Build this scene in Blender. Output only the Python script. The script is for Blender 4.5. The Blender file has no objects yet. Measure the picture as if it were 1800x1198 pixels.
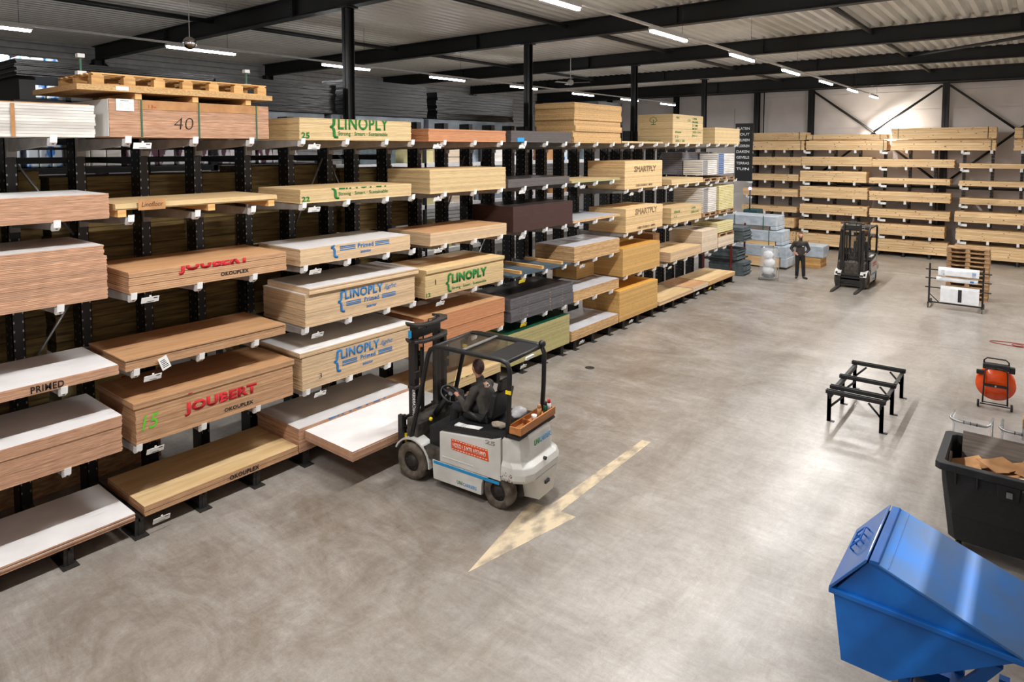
import bpy, bmesh, math, random
from mathutils import Vector, Matrix
R = random.Random(7)
PI = math.pi
scn = bpy.context.scene
COL = scn.collection

# ------------------------------------------------------------------ camera, world, lights, exposure
cd = bpy.data.cameras.new('camera'); cam = bpy.data.objects.new('camera', cd); COL.objects.link(cam)
cam.location = (0, 0, 5.15)
cam.rotation_euler = (math.radians(90 - 3.576), 0, math.radians(38.683))
cd.sensor_width = 36; cd.sensor_fit = 'HORIZONTAL'; cd.lens = 1168 / 1800 * 36
cd.shift_y = -266 / 1800; cd.clip_end = 200; cd.clip_start = .05
scn.camera = cam
w = bpy.data.worlds.new('world'); scn.world = w; w.use_nodes = True
w.node_tree.nodes['Background'].inputs[0].default_value = (.85, .9, 1, 1)
w.node_tree.nodes['Background'].inputs[1].default_value = .008
scn.view_settings.view_transform = 'Standard'; scn.view_settings.look = 'None'
scn.view_settings.gamma = 1; scn.view_settings.exposure = 0.13
LAMP_W = 225
ROWS = [(-5.87, [.2, 4.2, 8.25, 12.3, 16.35, 20.35, 24.35, 28.35, 32.4]),
        (-15.0, [3.45, 7.5, 11.5, 15.45, 19.45, 23.45, 27.4, 31.4]),
        (3.4, [-2.5, 1.5, 5.5, 9.5, 13.5, 17.5, 21.5, 25.5, 29.5])]

# ------------------------------------------------------------------ materials
def lin(c):
    return tuple((v / 255 / 12.92 if v / 255 <= .04045 else ((v / 255 + .055) / 1.055) ** 2.4) for v in c) + (1,)
MATS = {}
def mat(name, c1, c2=None, rough=.6, metal=0, scale=(5, 5, 5), det=4, bump=0, alpha=1, emit=None, lo=.35, hi=.65, spec=.5, shade=True, coat=0):
    if name in MATS: return MATS[name]
    m = bpy.data.materials.new(name); m.use_nodes = True; nt = m.node_tree; N = nt.nodes; L = nt.links
    b = N['Principled BSDF']; b.inputs['Roughness'].default_value = rough; b.inputs['Metallic'].default_value = metal
    b.inputs['Specular IOR Level'].default_value = spec; b.inputs['Coat Weight'].default_value = coat
    c1 = lin(c1); c2 = lin(c2) if c2 else tuple(v * .85 for v in c1[:3]) + (1,)
    tc = N.new('ShaderNodeTexCoord'); mp = N.new('ShaderNodeMapping'); mp.inputs['Scale'].default_value = scale
    nz = N.new('ShaderNodeTexNoise'); nz.inputs['Scale'].default_value = 1; nz.inputs['Detail'].default_value = det
    cr = N.new('ShaderNodeValToRGB'); cr.color_ramp.elements[0].position = lo; cr.color_ramp.elements[1].position = hi
    cr.color_ramp.elements[0].color = c2; cr.color_ramp.elements[1].color = c1
    L.new(tc.outputs['Object'], mp.inputs[0]); L.new(mp.outputs[0], nz.inputs['Vector']); L.new(nz.outputs[0], cr.inputs[0])
    out = cr.outputs[0]
    if shade:
        at = N.new('ShaderNodeAttribute'); at.attribute_name = 'shade'
        mx = N.new('ShaderNodeMix'); mx.data_type = 'RGBA'; mx.blend_type = 'MULTIPLY'; mx.inputs[0].default_value = 1
        L.new(out, mx.inputs[6]); L.new(at.outputs['Color'], mx.inputs[7]); out = mx.outputs[2]
    L.new(out, b.inputs['Base Color'])
    if bump:
        bp = N.new('ShaderNodeBump'); bp.inputs['Strength'].default_value = bump; bp.inputs['Distance'].default_value = .01
        L.new(nz.outputs[0], bp.inputs['Height']); L.new(bp.outputs[0], b.inputs['Normal'])
    if alpha < 1: b.inputs['Alpha'].default_value = alpha
    if emit:
        b.inputs['Emission Color'].default_value = emit[0]; b.inputs['Emission Strength'].default_value = emit[1]
    MATS[name] = m; return m
def edge(name, c1, c2, fine=90):
    lift = (lambda c: tuple(min(250, v * .88 + 26) for v in c)) if min(c1) > 60 else (lambda c: c)
    return mat(name, lift(c1), lift(c2), rough=.75, scale=(5, 5, fine * 1.5), det=5, lo=.3, hi=.7, bump=.15)

E_OK = edge('okoume_edge', (208, 160, 114), (166, 118, 78))
E_OK2 = edge('pink_okoume_edge', (214, 162, 126), (160, 112, 80), 55)
E_LINO = edge('poplar_edge', (226, 194, 152), (196, 160, 118))
E_LINOY = edge('pale_plywood_edge', (222, 192, 138), (196, 162, 108))
E_OR = edge('orange_mdf_edge', (212, 142, 92), (182, 112, 68))
E_DKB = edge('dark_brown_edge', (74, 42, 34), (52, 28, 24))
E_DKG = edge('charcoal_edge', (82, 74, 72), (60, 52, 50))
E_SLATE = edge('slate_edge', (84, 82, 86), (58, 56, 60), 40)
E_OSB = mat('osb_edge', (218, 180, 126), (186, 144, 94), rough=.8, scale=(30, 30, 60), det=6, bump=.2)
E_TAN = mat('smooth_tan_edge', (228, 196, 146), (214, 178, 128), rough=.75, scale=(8, 8, 60), det=5)
E_YEL = mat('yellow_chipboard_edge', (218, 176, 108), (190, 146, 82), rough=.8, scale=(60, 60, 70), det=6, bump=.2)
E_CHIP = mat('striped_chipboard_edge', (222, 184, 134), (196, 154, 104), rough=.8, scale=(6, 6, 45), det=5)
E_GRN = mat('green_chipboard_edge', (186, 176, 124), (158, 148, 98), rough=.85, scale=(70, 70, 70), det=6, bump=.2)
E_PALE = edge('white_pine_edge', (232, 214, 188), (206, 180, 150))
T_WHITE = mat('primed_white_face', (238, 236, 236), (226, 224, 224), rough=.45, scale=(2, 2, 2))
T_TAN = mat('plywood_face', (212, 166, 122), (196, 148, 104), rough=.6, scale=(14, 1.2, 4), det=6)
T_PALE = mat('pale_plywood_face', (232, 202, 154), (214, 180, 128), rough=.6, scale=(12, 1.2, 4), det=6)
T_GREY = mat('grey_melamine_face', (214, 214, 220), (200, 200, 206), rough=.4, scale=(3, 3, 3))
T_DARK = mat('dark_film_face', (64, 58, 56), (48, 42, 40), rough=.35, scale=(3, 3, 3))
T_GREEN = mat('dark_green_face', (20, 82, 58), (14, 66, 46), rough=.4)
T_YEL = mat('yellow_chipboard_face', (226, 170, 72), (200, 140, 54), rough=.7, scale=(50, 50, 50), det=6)
T_BLUE = mat('blue_grey_panel', (72, 92, 104), (60, 78, 90), rough=.5)
BLACK = mat('black_painted_steel', (24, 24, 26), (17, 17, 19), rough=.45, scale=(6, 6, 6))
BEAM = mat('anthracite_steel', (23, 24, 26), (17, 18, 20), rough=.5, scale=(2, 2, 2))
DKMETAL = mat('dusty_black_steel', (58, 54, 50), (30, 28, 27), rough=.6, scale=(9, 9, 9), lo=.4, hi=.75)
ARM = mat('grey_rack_arm', (150, 146, 142), (128, 124, 120), rough=.5)
CAP = mat('white_arm_cap', (236, 236, 236), (214, 214, 214), rough=.4)
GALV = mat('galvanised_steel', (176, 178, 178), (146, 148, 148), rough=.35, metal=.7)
PINE = mat('pine_timber', (244, 212, 164), (222, 182, 130), rough=.65, scale=(1.4, 12, 40), det=6, bump=.1)
PINE2 = mat('new_pine_block', (226, 180, 114), (196, 144, 84), rough=.65, scale=(3, 3, 30), det=6)
PALLET = mat('worn_pallet_wood', (188, 152, 110), (132, 98, 66), rough=.8, scale=(4, 6, 20), det=6)
OLIVE = mat('treated_timber', (136, 114, 62), (74, 57, 30), rough=.75, scale=(6, 2, 22), det=6, lo=.3, hi=.7, bump=.2)
WRAPB = mat('black_plastic_wrap', (20, 20, 22), (10, 10, 12), rough=.3, scale=(2, 3, 20), bump=.6, det=3)
WRAPG = mat('grey_tarpaulin', (150, 160, 170), (122, 132, 142), rough=.35, scale=(3, 3, 4), bump=.8, det=3)
FOIL = mat('silver_blue_film', (196, 206, 216), (166, 178, 190), rough=.25, scale=(3, 3, 5), bump=1, det=3)
FOAMW = mat('white_foam_board', (232, 228, 222), (206, 200, 192), rough=.4, scale=(2, 2, 9), bump=.5)
GREEN = mat('green_stencil_ink', (22, 122, 44), (16, 104, 36), rough=.8, shade=False)
BLUE = mat('blue_stencil_ink', (30, 124, 190), (40, 104, 160), rough=.8, shade=False)
RED = mat('red_stencil_ink', (204, 28, 40), (180, 24, 34), rough=.8, shade=False)
INK = mat('black_ink', (36, 30, 28), (24, 20, 20), rough=.8, shade=False)
LIME = mat('bright_green_marker', (90, 200, 40), (80, 180, 30), rough=.8, shade=False)
PAPER = mat('white_paper', (236, 236, 234), (226, 226, 224), rough=.6)
TRUCKW = mat('forklift_white_paint', (216, 216, 212), (200, 199, 194), rough=.35, scale=(3, 3, 3), coat=.2)
SKYB = mat('bright_blue_stripe', (28, 152, 214), (24, 140, 200), rough=.4, shade=False)
ORNG = mat('orange_sticker', (222, 84, 20), (212, 78, 18), rough=.5, shade=False)
WHT = mat('white_print', (245, 245, 245), (240, 240, 240), rough=.5, shade=False)
RUB = mat('dusty_rubber', (112, 102, 90), (70, 62, 54), rough=.9, scale=(8, 8, 8), bump=.3)
PLAS = mat('black_plastic', (34, 35, 38), (24, 25, 27), rough=.5, scale=(20, 20, 20), bump=.1)
MATB = mat('dusty_floor_mat', (84, 78, 70), (52, 48, 44), rough=.85, scale=(12, 12, 12))
CLEAR = mat('smoked_polycarbonate', (70, 66, 60), (58, 54, 50), rough=.12, alpha=.35)
CLEAR2 = mat('clear_polythene', (236, 238, 240), (220, 224, 228), rough=.18, alpha=.28, scale=(5, 5, 5), bump=.8)
SKIN = mat('skin', (206, 150, 124), (190, 132, 108), rough=.55, shade=False)
JACK = mat('charcoal_work_jacket', (72, 68, 62), (52, 49, 46), rough=.85, scale=(10, 10, 10), bump=.4, shade=False)
TROU = mat('black_work_trousers', (34, 34, 38), (24, 24, 27), rough=.85, scale=(10, 10, 10), bump=.4, shade=False)
SHOE = mat('dark_work_shoe', (60, 54, 50), (38, 34, 32), rough=.7, shade=False)
HAIRM = mat('brown_hair', (84, 60, 48), (54, 38, 30), rough=.8, scale=(60, 60, 60), bump=.4, shade=False)
SKIPB = mat('blue_skip_paint', (0, 102, 190), (0, 84, 166), rough=.5, scale=(2.5, 2.5, 2.5), det=7, lo=.25, hi=.6)
SKIPD = mat('worn_blue_lid', (96, 120, 160), (24, 98, 176), rough=.3, scale=(2, 2, 2), det=8, lo=.45, hi=.8, coat=.2)
BINM = mat('black_bin_plastic', (30, 31, 33), (22, 23, 25), rough=.55, scale=(30, 30, 30), bump=.15)
CARD = mat('brown_cardboard', (190, 142, 94), (164, 118, 76), rough=.85, scale=(4, 4, 4))
REDO = mat('orange_red_enamel', (244, 88, 14), (232, 76, 10), rough=.25, coat=.4)
GREYB = mat('grey_weathered_board', (140, 130, 122), (108, 100, 94), rough=.7, scale=(2, 2, 30), det=6)
PANELG = mat('grey_foil_panel', (126, 124, 130), (104, 102, 108), rough=.4, scale=(3, 3, 3))
PANELB = mat('blue_foil_panel', (22, 94, 160), (18, 80, 140), rough=.4)
CREAM = mat('cream_insulation', (224, 212, 160), (208, 196, 140), rough=.7)
SLATG = mat('blue_grey_slate_board', (96, 108, 112), (70, 82, 86), rough=.6)
BROWNM = mat('brown_mdf', (168, 126, 84), (152, 112, 74), rough=.75)
YELC = mat('yellow_label', (240, 214, 20), (230, 200, 20), rough=.5)
LAMPM = mat('lamp_diffuser', (255, 255, 255), (250, 250, 250), emit=((.95, .97, 1, 1), 45), shade=False)
TRUNK = mat('white_trunking', (206, 204, 200), (190, 188, 184), rough=.4)
CHROME = mat('chrome', (210, 210, 214), (190, 190, 194), rough=.15, metal=1)

def concrete():
    m = bpy.data.materials.new('concrete_floor'); m.use_nodes = True; nt = m.node_tree; N = nt.nodes; L = nt.links
    b = N['Principled BSDF']; tc = N.new('ShaderNodeTexCoord')
    def nz(sc, det, rot=0, rough=.6, dist=0):
        mp = N.new('ShaderNodeMapping'); mp.inputs['Scale'].default_value = sc; mp.inputs['Rotation'].default_value = (0, 0, rot)
        n = N.new('ShaderNodeTexNoise'); n.inputs['Scale'].default_value = 1; n.inputs['Detail'].default_value = det
        n.inputs['Roughness'].default_value = rough; n.inputs['Distortion'].default_value = dist
        L.new(tc.outputs['Object'], mp.inputs[0]); L.new(mp.outputs[0], n.inputs['Vector']); return n.outputs[0]
    def ramp(src, a, b_, ca, cb):
        r = N.new('ShaderNodeValToRGB'); r.color_ramp.elements[0].position = a; r.color_ramp.elements[1].position = b_
        r.color_ramp.elements[0].color = ca; r.color_ramp.elements[1].color = cb; L.new(src, r.inputs[0]); return r.outputs[0]
    def mix(f, a, b_, mode='MIX'):
        x = N.new('ShaderNodeMix'); x.data_type = 'RGBA'; x.blend_type = mode
        if isinstance(f, float): x.inputs[0].default_value = f
        else: L.new(f, x.inputs[0])
        L.new(a, x.inputs[6]); L.new(b_, x.inputs[7]); return x.outputs[2]
    base = ramp(nz((.5, .5, .5), 8, 0, .7, .4), .3, .7, lin((150, 144, 137)), lin((188, 184, 179)))
    brown = ramp(nz((3, .7, 1), 6, .9, .6), .3, .7, lin((104, 90, 74)), lin((136, 122, 104)))
    sx = N.new('ShaderNodeSeparateXYZ'); L.new(tc.outputs['Object'], sx.inputs[0])
    # worn brown traffic band a metre or two in front of the racks
    mr = N.new('ShaderNodeMapRange'); mr.inputs[1].default_value = -9.8; mr.inputs[2].default_value = -8.2; L.new(sx.outputs[0], mr.inputs[0])
    mr2 = N.new('ShaderNodeMapRange'); mr2.inputs[1].default_value = -3.0; mr2.inputs[2].default_value = -6.6; L.new(sx.outputs[0], mr2.inputs[0])
    mu = N.new('ShaderNodeMath'); mu.operation = 'MULTIPLY'; L.new(mr.outputs[0], mu.inputs[0]); L.new(mr2.outputs[0], mu.inputs[1])
    blot = ramp(nz((.55, 1.1, 1), 10, .5, .75, .8), .40, .60, (0, 0, 0, 1), (1, 1, 1, 1))
    mu2 = N.new('ShaderNodeMath'); mu2.operation = 'MULTIPLY'; L.new(mu.outputs[0], mu2.inputs[0]); L.new(blot, mu2.inputs[1])
    mm = N.new('ShaderNodeMath'); mm.operation = 'MULTIPLY'; mm.inputs[1].default_value = .62; L.new(mu2.outputs[0], mm.inputs[0])
    c = mix(mm.outputs[0], base, brown)
    sm = ramp(nz((.9, .35, 1), 7, -.3, .7, .8), .50, .75, (0, 0, 0, 1), (.55, .55, .55, 1))
    drt = N.new('ShaderNodeRGB'); drt.outputs[0].default_value = lin((124, 112, 98)); c = mix(sm, c, drt.outputs[0])
    scr = ramp(nz((.9, 3.2, 1), 9, .35, .75, 2.5), .36, .66, (.74, .71, .68, 1), (1, 1, 1, 1)); c = mix(.7, c, scr, 'MULTIPLY')
    scr2 = ramp(nz((3.4, 1.2, 1), 9, .9, .75, 3.0), .36, .62, (.76, .73, .70, 1), (1, 1, 1, 1)); c = mix(.55, c, scr2, 'MULTIPLY')
    pit = ramp(nz((14, 14, 14), 8, 0, .8, .6), .30, .52, (.74, .72, .70, 1), (1, 1, 1, 1)); c = mix(.5, c, pit, 'MULTIPLY')
    gr = ramp(nz((45, 45, 45), 4), .3, .7, (.86, .86, .86, 1), (1.05, 1.05, 1.05, 1)); c = mix(.7, c, gr, 'MULTIPLY')
    L.new(c, b.inputs['Base Color'])
    r = N.new('ShaderNodeMapRange'); r.inputs[3].default_value = .22; r.inputs[4].default_value = .42
    L.new(nz((1, 1, 1), 6, .4), r.inputs[0]); L.new(r.outputs[0], b.inputs['Roughness'])
    b.inputs['Specular IOR Level'].default_value = .45
    bp = N.new('ShaderNodeBump'); bp.inputs['Strength'].default_value = .12; bp.inputs['Distance'].default_value = .004
    L.new(nz((9, 9, 9), 6), bp.inputs['Height']); L.new(bp.outputs[0], b.inputs['Normal'])
    return m
FLOOR = concrete()
ROOFM = mat('ribbed_steel_roof', (226, 222, 212), (206, 202, 192), rough=.4, scale=(.5, .5, .5), shade=False)
WALLM = mat('light_grey_wall_panel', (234, 228, 226), (224, 218, 216), rough=.6, scale=(1, 1, 1), shade=False)
WALLD = mat('ribbed_grey_wall_panel', (196, 196, 196), (180, 180, 180), rough=.6, shade=False)
ARROWM = mat('worn_cream_paint', (206, 188, 158), (150, 138, 121), rough=.5, scale=(5, 3, 5), det=12, lo=.36, hi=.56, shade=False)

# ------------------------------------------------------------------ mesh builder
class MB:
    def __init__(s, T=None): s.bm = bmesh.new(); s.sh = []; s.T = T or Matrix(); s.col = s.bm.faces.layers.float.new('sh')
    def _f(s, vs, mi, sh):
        try: f = s.bm.faces.new(vs)
        except ValueError: return None
        f.material_index = mi; f[s.col] = sh; return f
    def v(s, *p): return s.bm.verts.new(s.T @ Vector(p))
    def box(s, x0, x1, y0, y1, z0, z1, mi=0, sh=1., top=None, M=None):
        T = s.T @ M if M else s.T
        P = [s.bm.verts.new(T @ Vector(p)) for p in ((x0, y0, z0), (x1, y0, z0), (x1, y1, z0), (x0, y1, z0), (x0, y0, z1), (x1, y0, z1), (x1, y1, z1), (x0, y1, z1))]
        for k, q in enumerate(((3, 2, 1, 0), (4, 5, 6, 7), (0, 1, 5, 4), (1, 2, 6, 5), (2, 3, 7, 6), (3, 0, 4, 7))):
            s._f([P[i] for i in q], top if (k == 1 and top is not None) else mi, sh)
        return s
    def hull(s, pts, mi=0, sh=1.):
        vs = [s.v(*p) for p in pts]
        r = bmesh.ops.convex_hull(s.bm, input=vs)
        for g in r['geom']:
            if isinstance(g, bmesh.types.BMFace): g.material_index = mi; g[s.col] = sh
        bad = [g for g in r['geom_interior'] + r['geom_unused'] if isinstance(g, bmesh.types.BMVert) and g.is_valid and not g.link_faces]
        bmesh.ops.delete(s.bm, geom=bad, context='VERTS'); return s
    def prism(s, poly, ax, a, b, mi=0, sh=1.):
        # poly in the two other axes (cyclic order kept x,y,z)
        def mk(p, q):
            return {'x': (q, p[0], p[1]), 'y': (p[0], q, p[1]), 'z': (p[0], p[1], q)}[ax]
        A = [s.v(*mk(p, a)) for p in poly]; B = [s.v(*mk(p, b)) for p in poly]; n = len(poly)
        s._f(A[::-1], mi, sh); s._f(B, mi, sh)
        for i in range(n): s._f([A[i], A[(i + 1) % n], B[(i + 1) % n], B[i]], mi, sh)
        return s
    def tube(s, p0, p1, r, r2=None, n=10, mi=0, sh=1., cap=True):
        p0 = Vector(p0); p1 = Vector(p1); d = (p1 - p0)
        if d.length < 1e-6: return s
        q = d.to_track_quat('Z', 'Y'); r2 = r if r2 is None else r2; A = []; B = []
        for i in range(n):
            a = 2 * PI * i / n; o = q @ Vector((math.cos(a), math.sin(a), 0))
            A.append(s.v(*(p0 + o * r))); B.append(s.v(*(p1 + o * r2)))
        for i in range(n): s._f([A[i], A[(i + 1) % n], B[(i + 1) % n], B[i]], mi, sh).smooth = True
        if cap: s._f(A[::-1], mi, sh); s._f(B, mi, sh)
        return s
    def path(s, pts, r, n=8, mi=0, closed=False):
        pts = [Vector(p) for p in pts]; m = len(pts)
        tan = []
        for i in range(m):
            a = pts[i - 1] if (i or closed) else pts[i]; b = pts[(i + 1) % m] if (i < m - 1 or closed) else pts[i]
            tan.append((b - a).normalized())
        up = Vector((0, 0, 1)) if abs(tan[0].z) < .9 else Vector((1, 0, 0)); rings = []
        x = tan[0].cross(up).normalized()
        for i in range(m):
            x = (x - tan[i] * x.dot(tan[i])).normalized(); y = tan[i].cross(x)
            rings.append([s.v(*(pts[i] + (x * math.cos(2 * PI * k / n) + y * math.sin(2 * PI * k / n)) * r)) for k in range(n)])
        for i in range(m if closed else m - 1):
            A = rings[i]; B = rings[(i + 1) % m]
            for k in range(n):
                f = s._f([A[k], A[(k + 1) % n], B[(k + 1) % n], B[k]], mi, 1.)
                if f: f.smooth = True
        if not closed: s._f(rings[0][::-1], mi, 1.); s._f(rings[-1], mi, 1.)
        return s
    def lathe(s, prof, c, axis='z', n=24, mi=0, sh=1.):
        # prof: list of (r, h); axis direction
        rings = []
        for r, h in prof:
            ring = []
            for k in range(n):
                a = 2 * PI * k / n; u, v = r * math.cos(a), r * math.sin(a)
                o = {'z': (u, v, h), 'y': (u, h, v), 'x': (h, u, v)}[axis]
                ring.append(s.v(c[0] + o[0], c[1] + o[1], c[2] + o[2]))
            rings.append(ring)
        for A, B in zip(rings, rings[1:]):
            for k in range(n):
                f = s._f([A[k], A[(k + 1) % n], B[(k + 1) % n], B[k]], mi, sh)
                if f: f.smooth = True
        s._f(rings[0][::-1], mi, sh); s._f(rings[-1], mi, sh); return s
    def sphere(s, c, r, mi=0, sub=2, sc=(1, 1, 1)):
        g = bmesh.ops.create_icosphere(s.bm, subdivisions=sub, radius=r, matrix=s.T @ Matrix.Translation(c) @ Matrix.Diagonal(sc + (1,)))
        for v in g['verts']:
            for f in v.link_faces: f.material_index = mi; f[s.col] = 1.; f.smooth = True
        return s
    def build(s, name, mats, parent=None, bev=0, origin=None, recalc=True, **tg):
        if not isinstance(mats, (list, tuple)): mats = [mats]
        if recalc: bmesh.ops.recalc_face_normals(s.bm, faces=s.bm.faces)
        loc = None
        if parent is None:
            if origin is None:
                vs = [v.co for v in s.bm.verts]
                loc = Vector(((min(v.x for v in vs) + max(v.x for v in vs)) / 2, (min(v.y for v in vs) + max(v.y for v in vs)) / 2, min(v.z for v in vs)))
            else: loc = Vector(origin)
            bmesh.ops.translate(s.bm, verts=s.bm.verts, vec=-loc)
        me = bpy.data.meshes.new(name); vals = [(f[s.col], len(f.loops)) for f in s.bm.faces]
        s.bm.to_mesh(me); s.bm.free()
        ca = me.color_attributes.new('shade', 'FLOAT_COLOR', 'CORNER'); buf = []
        for q, n in vals: buf += [q, q, q, 1.] * n
        ca.data.foreach_set('color', buf)
        for m in mats: me.materials.append(m)
        o = bpy.data.objects.new(name, me); COL.objects.link(o)
        if loc is not None: o.location = loc
        if parent is not None: o.parent = parent
        if bev:
            b = o.modifiers.new('bevel', 'BEVEL'); b.width = bev; b.segments = 2; b.limit_method = 'ANGLE'
        tag(o, **tg); return o
def tag(o, label=None, cat=None, group=None, kind=None):
    if label: o['label'] = label
    if cat: o['category'] = cat
    if group: o['group'] = group
    if kind: o['kind'] = kind
    return o
def empty(name, loc, rz=0, **tg):
    o = bpy.data.objects.new(name, None); COL.objects.link(o); o.location = loc; o.rotation_euler = (0, 0, rz); o.empty_display_size = .1
    return tag(o, **tg)
def rel(parent): return Matrix.Translation(-Vector(parent.location))     # world coordinates -> an unrotated parent's frame
def copy_tree(o, parent=None):
    c = o.copy(); COL.objects.link(c); c.parent = parent
    for ch in [k for k in bpy.data.objects if k.parent == o]: copy_tree(ch, c)
    return c

# lettering on a plane: fits the text in a box w x h whose lower-left corner is the origin of M (text x -> M x, text y -> M y)
def text(s, W, Hh, M, m, parent, name='printed_lettering', bold=.012, clip=None, shear=0, outline=False, thick=.0015, slant=0, label=None):
    cu = bpy.data.curves.new('t', 'FONT'); cu.body = s; cu.size = 1; cu.resolution_u = 3; cu.shear = shear
    cu.space_character = 1.0 + (.1 if bold > .015 else 0)
    if outline: cu.fill_mode = 'NONE'; cu.bevel_depth = .02; cu.bevel_resolution = 0
    else: cu.offset = bold
    to = bpy.data.objects.new('t', cu); COL.objects.link(to)
    dg = bpy.context.evaluated_depsgraph_get(); me = bpy.data.meshes.new_from_object(to.evaluated_get(dg))
    bpy.data.objects.remove(to); bm = bmesh.new(); bm.from_mesh(me); bpy.data.meshes.remove(me)
    xs = [v.co.x for v in bm.verts]; ys = [v.co.y for v in bm.verts]
    x0, x1, y0, y1 = min(xs), max(xs), min(ys), max(ys)
    for v in bm.verts:
        v.co.x = (v.co.x - x0) / (x1 - x0) * W; v.co.y = (v.co.y - y0) / (y1 - y0) * Hh + slant * v.co.x; v.co.z = v.co.z * .02
    if clip:
        for co, no in (((0, clip[0], 0), (0, -1, 0)), ((0, clip[1], 0), (0, 1, 0))):
            bmesh.ops.bisect_plane(bm, geom=bm.verts[:] + bm.edges[:] + bm.faces[:], plane_co=co, plane_no=no, clear_outer=True)
        yy = min((v.co.y for v in bm.verts), default=0)
    if not outline:
        fs = bm.faces[:]
        for f in fs:
            if f.normal.z < 0: f.normal_flip()
        r = bmesh.ops.extrude_face_region(bm, geom=fs)
        bmesh.ops.translate(bm, verts=[g for g in r['geom'] if isinstance(g, bmesh.types.BMVert)], vec=(0, 0, thick))
        bmesh.ops.recalc_face_normals(bm, faces=bm.faces)
    bm.transform(M); me = bpy.data.meshes.new(name); bm.to_mesh(me); bm.free(); me.materials.append(m)
    o = bpy.data.objects.new(name, me); COL.objects.link(o); o.parent = parent; tag(o, label=label); return o
def MX(x, y, z):      # plane facing +X : text runs along +Y
    return Matrix(((0, 0, 1, x), (1, 0, 0, y), (0, 1, 0, z), (0, 0, 0, 1)))
FX = -9.15
def word(p, s, y0, z0, y1, z1, m, x=FX, **k):
    return text(s, y1 - y0, z1 - z0, rel(p) @ MX(x + .003, y0, z0), m, p, **k)
def clipword(p, s, y0, y1, zb, zt, c0, c1, m, **k):     # only the slice c0..c1 of a word standing zb..zt
    return text(s, y1 - y0, zt - zb, rel(p) @ MX(FX + .003, y0, zb), m, p, clip=(c0 - zb, c1 - zb), **k)
def brace(p, y0, y1, z0, z1, m, clip=None):
    if clip: return text('{', y1 - y0, z1 - z0, rel(p) @ MX(FX + .003, y0, z0), m, p, name='printed_brace', bold=.01, clip=(clip[0] - z0, clip[1] - z0))
    return text('{', y1 - y0, z1 - z0, rel(p) @ MX(FX + .003, y0, z0), m, p, name='printed_brace', bold=.01)
def rules(p, y0, y1, zs, m):
    b = MB(rel(p))
    for z in zs: b.box(FX + .001, FX + .005, y0, y1, z - .007, z + .007)
    return b.build('printed_lines', m, p)

# ------------------------------------------------------------------ the setting
MB().box(-26, 8, -4, 39, -.3, 0).build('floor', FLOOR, origin=(0, 0, 0), kind='structure')
def roof():
    b = MB(); pitch = .29; x = -26.; P = []
    while x < 8:
        P += [(x, 8.62), (x + .10, 8.62), (x + .14, 8.5), (x + .25, 8.5)]; x += pitch
    A = [b.v(px, -4, pz) for px, pz in P]; B = [b.v(px, 39, pz) for px, pz in P]
    for i in range(len(P) - 1): b._f([A[i], A[i + 1], B[i + 1], B[i]], 0, 1.)
    b.box(-26, 8, -4, 39, 8.7, 8.8)
    return b.build('ceiling', ROOFM, kind='structure', recalc=False)
roof()
# far wall of horizontal sandwich panels with recessed joints
b = MB(); z = 0
while z < 8.5:
    b.box(-25, 8, 37.75, 37.95, z + .008, min(z + .87, 8.6)); z += .88
b.box(-25, 8, 37.78, 38, 0, 8.6); b.build('wall_far', WALLM, kind='structure')
b = MB(); z = 0
while z < 8.5:
    b.box(-24.9, -24.75, -4, 38, z + .02, z + .18); z += .2
b.box(-25.1, -24.86, -4, 38, 0, 8.6); b.build('wall_left', WALLD, kind='structure')
MB().box(7.8, 8, -4, 38, 0, 8.6).build('wall_right', WALLM, kind='structure')
MB().box(-25, 8, -4.2, -4, 0, 8.6).build('wall_back', WALLM, kind='structure')
# roof beams (I sections), their inner columns and the wall columns, tie tubes under the roof
def ibeam(b, x0, x1, y, z0, z1, wd=.2):
    b.box(x0, x1, y - wd / 2, y + wd / 2, z0, z0 + .02).box(x0, x1, y - wd / 2, y + wd / 2, z1 - .02, z1).box(x0, x1, y - .01, y + .01, z0, z1)
    b.box(x0, x1, y - .075, y - .06, z0 + .05, z0 + .06)
def icol(b, x, y, z0, z1, w=.18):
    b.box(x - w / 2, x + w / 2, y - w / 2, y - w / 2 + .018, z0, z1).box(x - w / 2, x + w / 2, y + w / 2 - .018, y + w / 2, z0, z1).box(x - .01, x + .01, y - w / 2, y + w / 2, z0, z1)
n = 0
for y, zb, zt in ((2.6, 8.04, 8.49), (8.75, 8.04, 8.49), (14.9, 8.04, 8.49), (21.05, 8.04, 8.49), (27.2, 8.08, 8.52), (33.35, 7.92, 8.5)):
    n += 1; b = MB(); ibeam(b, -24.7, 7.8, y, zb, zt, .22)
    for x in (-19.5, -13.2, -6.9, -.6):
        b.box(x - .012, x + .012, y - .1, y + .1, zb, zt)
        for k in range(4): b.box(x - .05, x - .03, y - .125, y - .105, zb + .08 + k * .1, zb + .1 + k * .1)
    b.build('trim_%d' % n, BEAM, kind='structure')
for y in (8.75, 14.9, 21.05, 27.2):
    n += 1; b = MB(); icol(b, -11.35, y, 0, 8.05); b.box(-11.5, -11.2, y - .15, y + .15, 8.02, 8.045); b.build('trim_%d' % n, BEAM, kind='structure')
for y in (2.6, 8.75, 14.9, 21.05, 27.2, 33.35):
    n += 1; b = MB(); icol(b, -24.5, y, 0, 8.05, .3); b.build('trim_%d' % n, BEAM, kind='structure')
for a, c in (((-24.45, 8.9, 7.9), (-24.45, 12.4, 5.2)), ((-24.45, 8.6, 7.9), (-24.45, 5.0, 5.2))):
    n += 1; MB().tube(a, c, .07).build('trim_%d' % n, BEAM, kind='structure')
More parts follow.
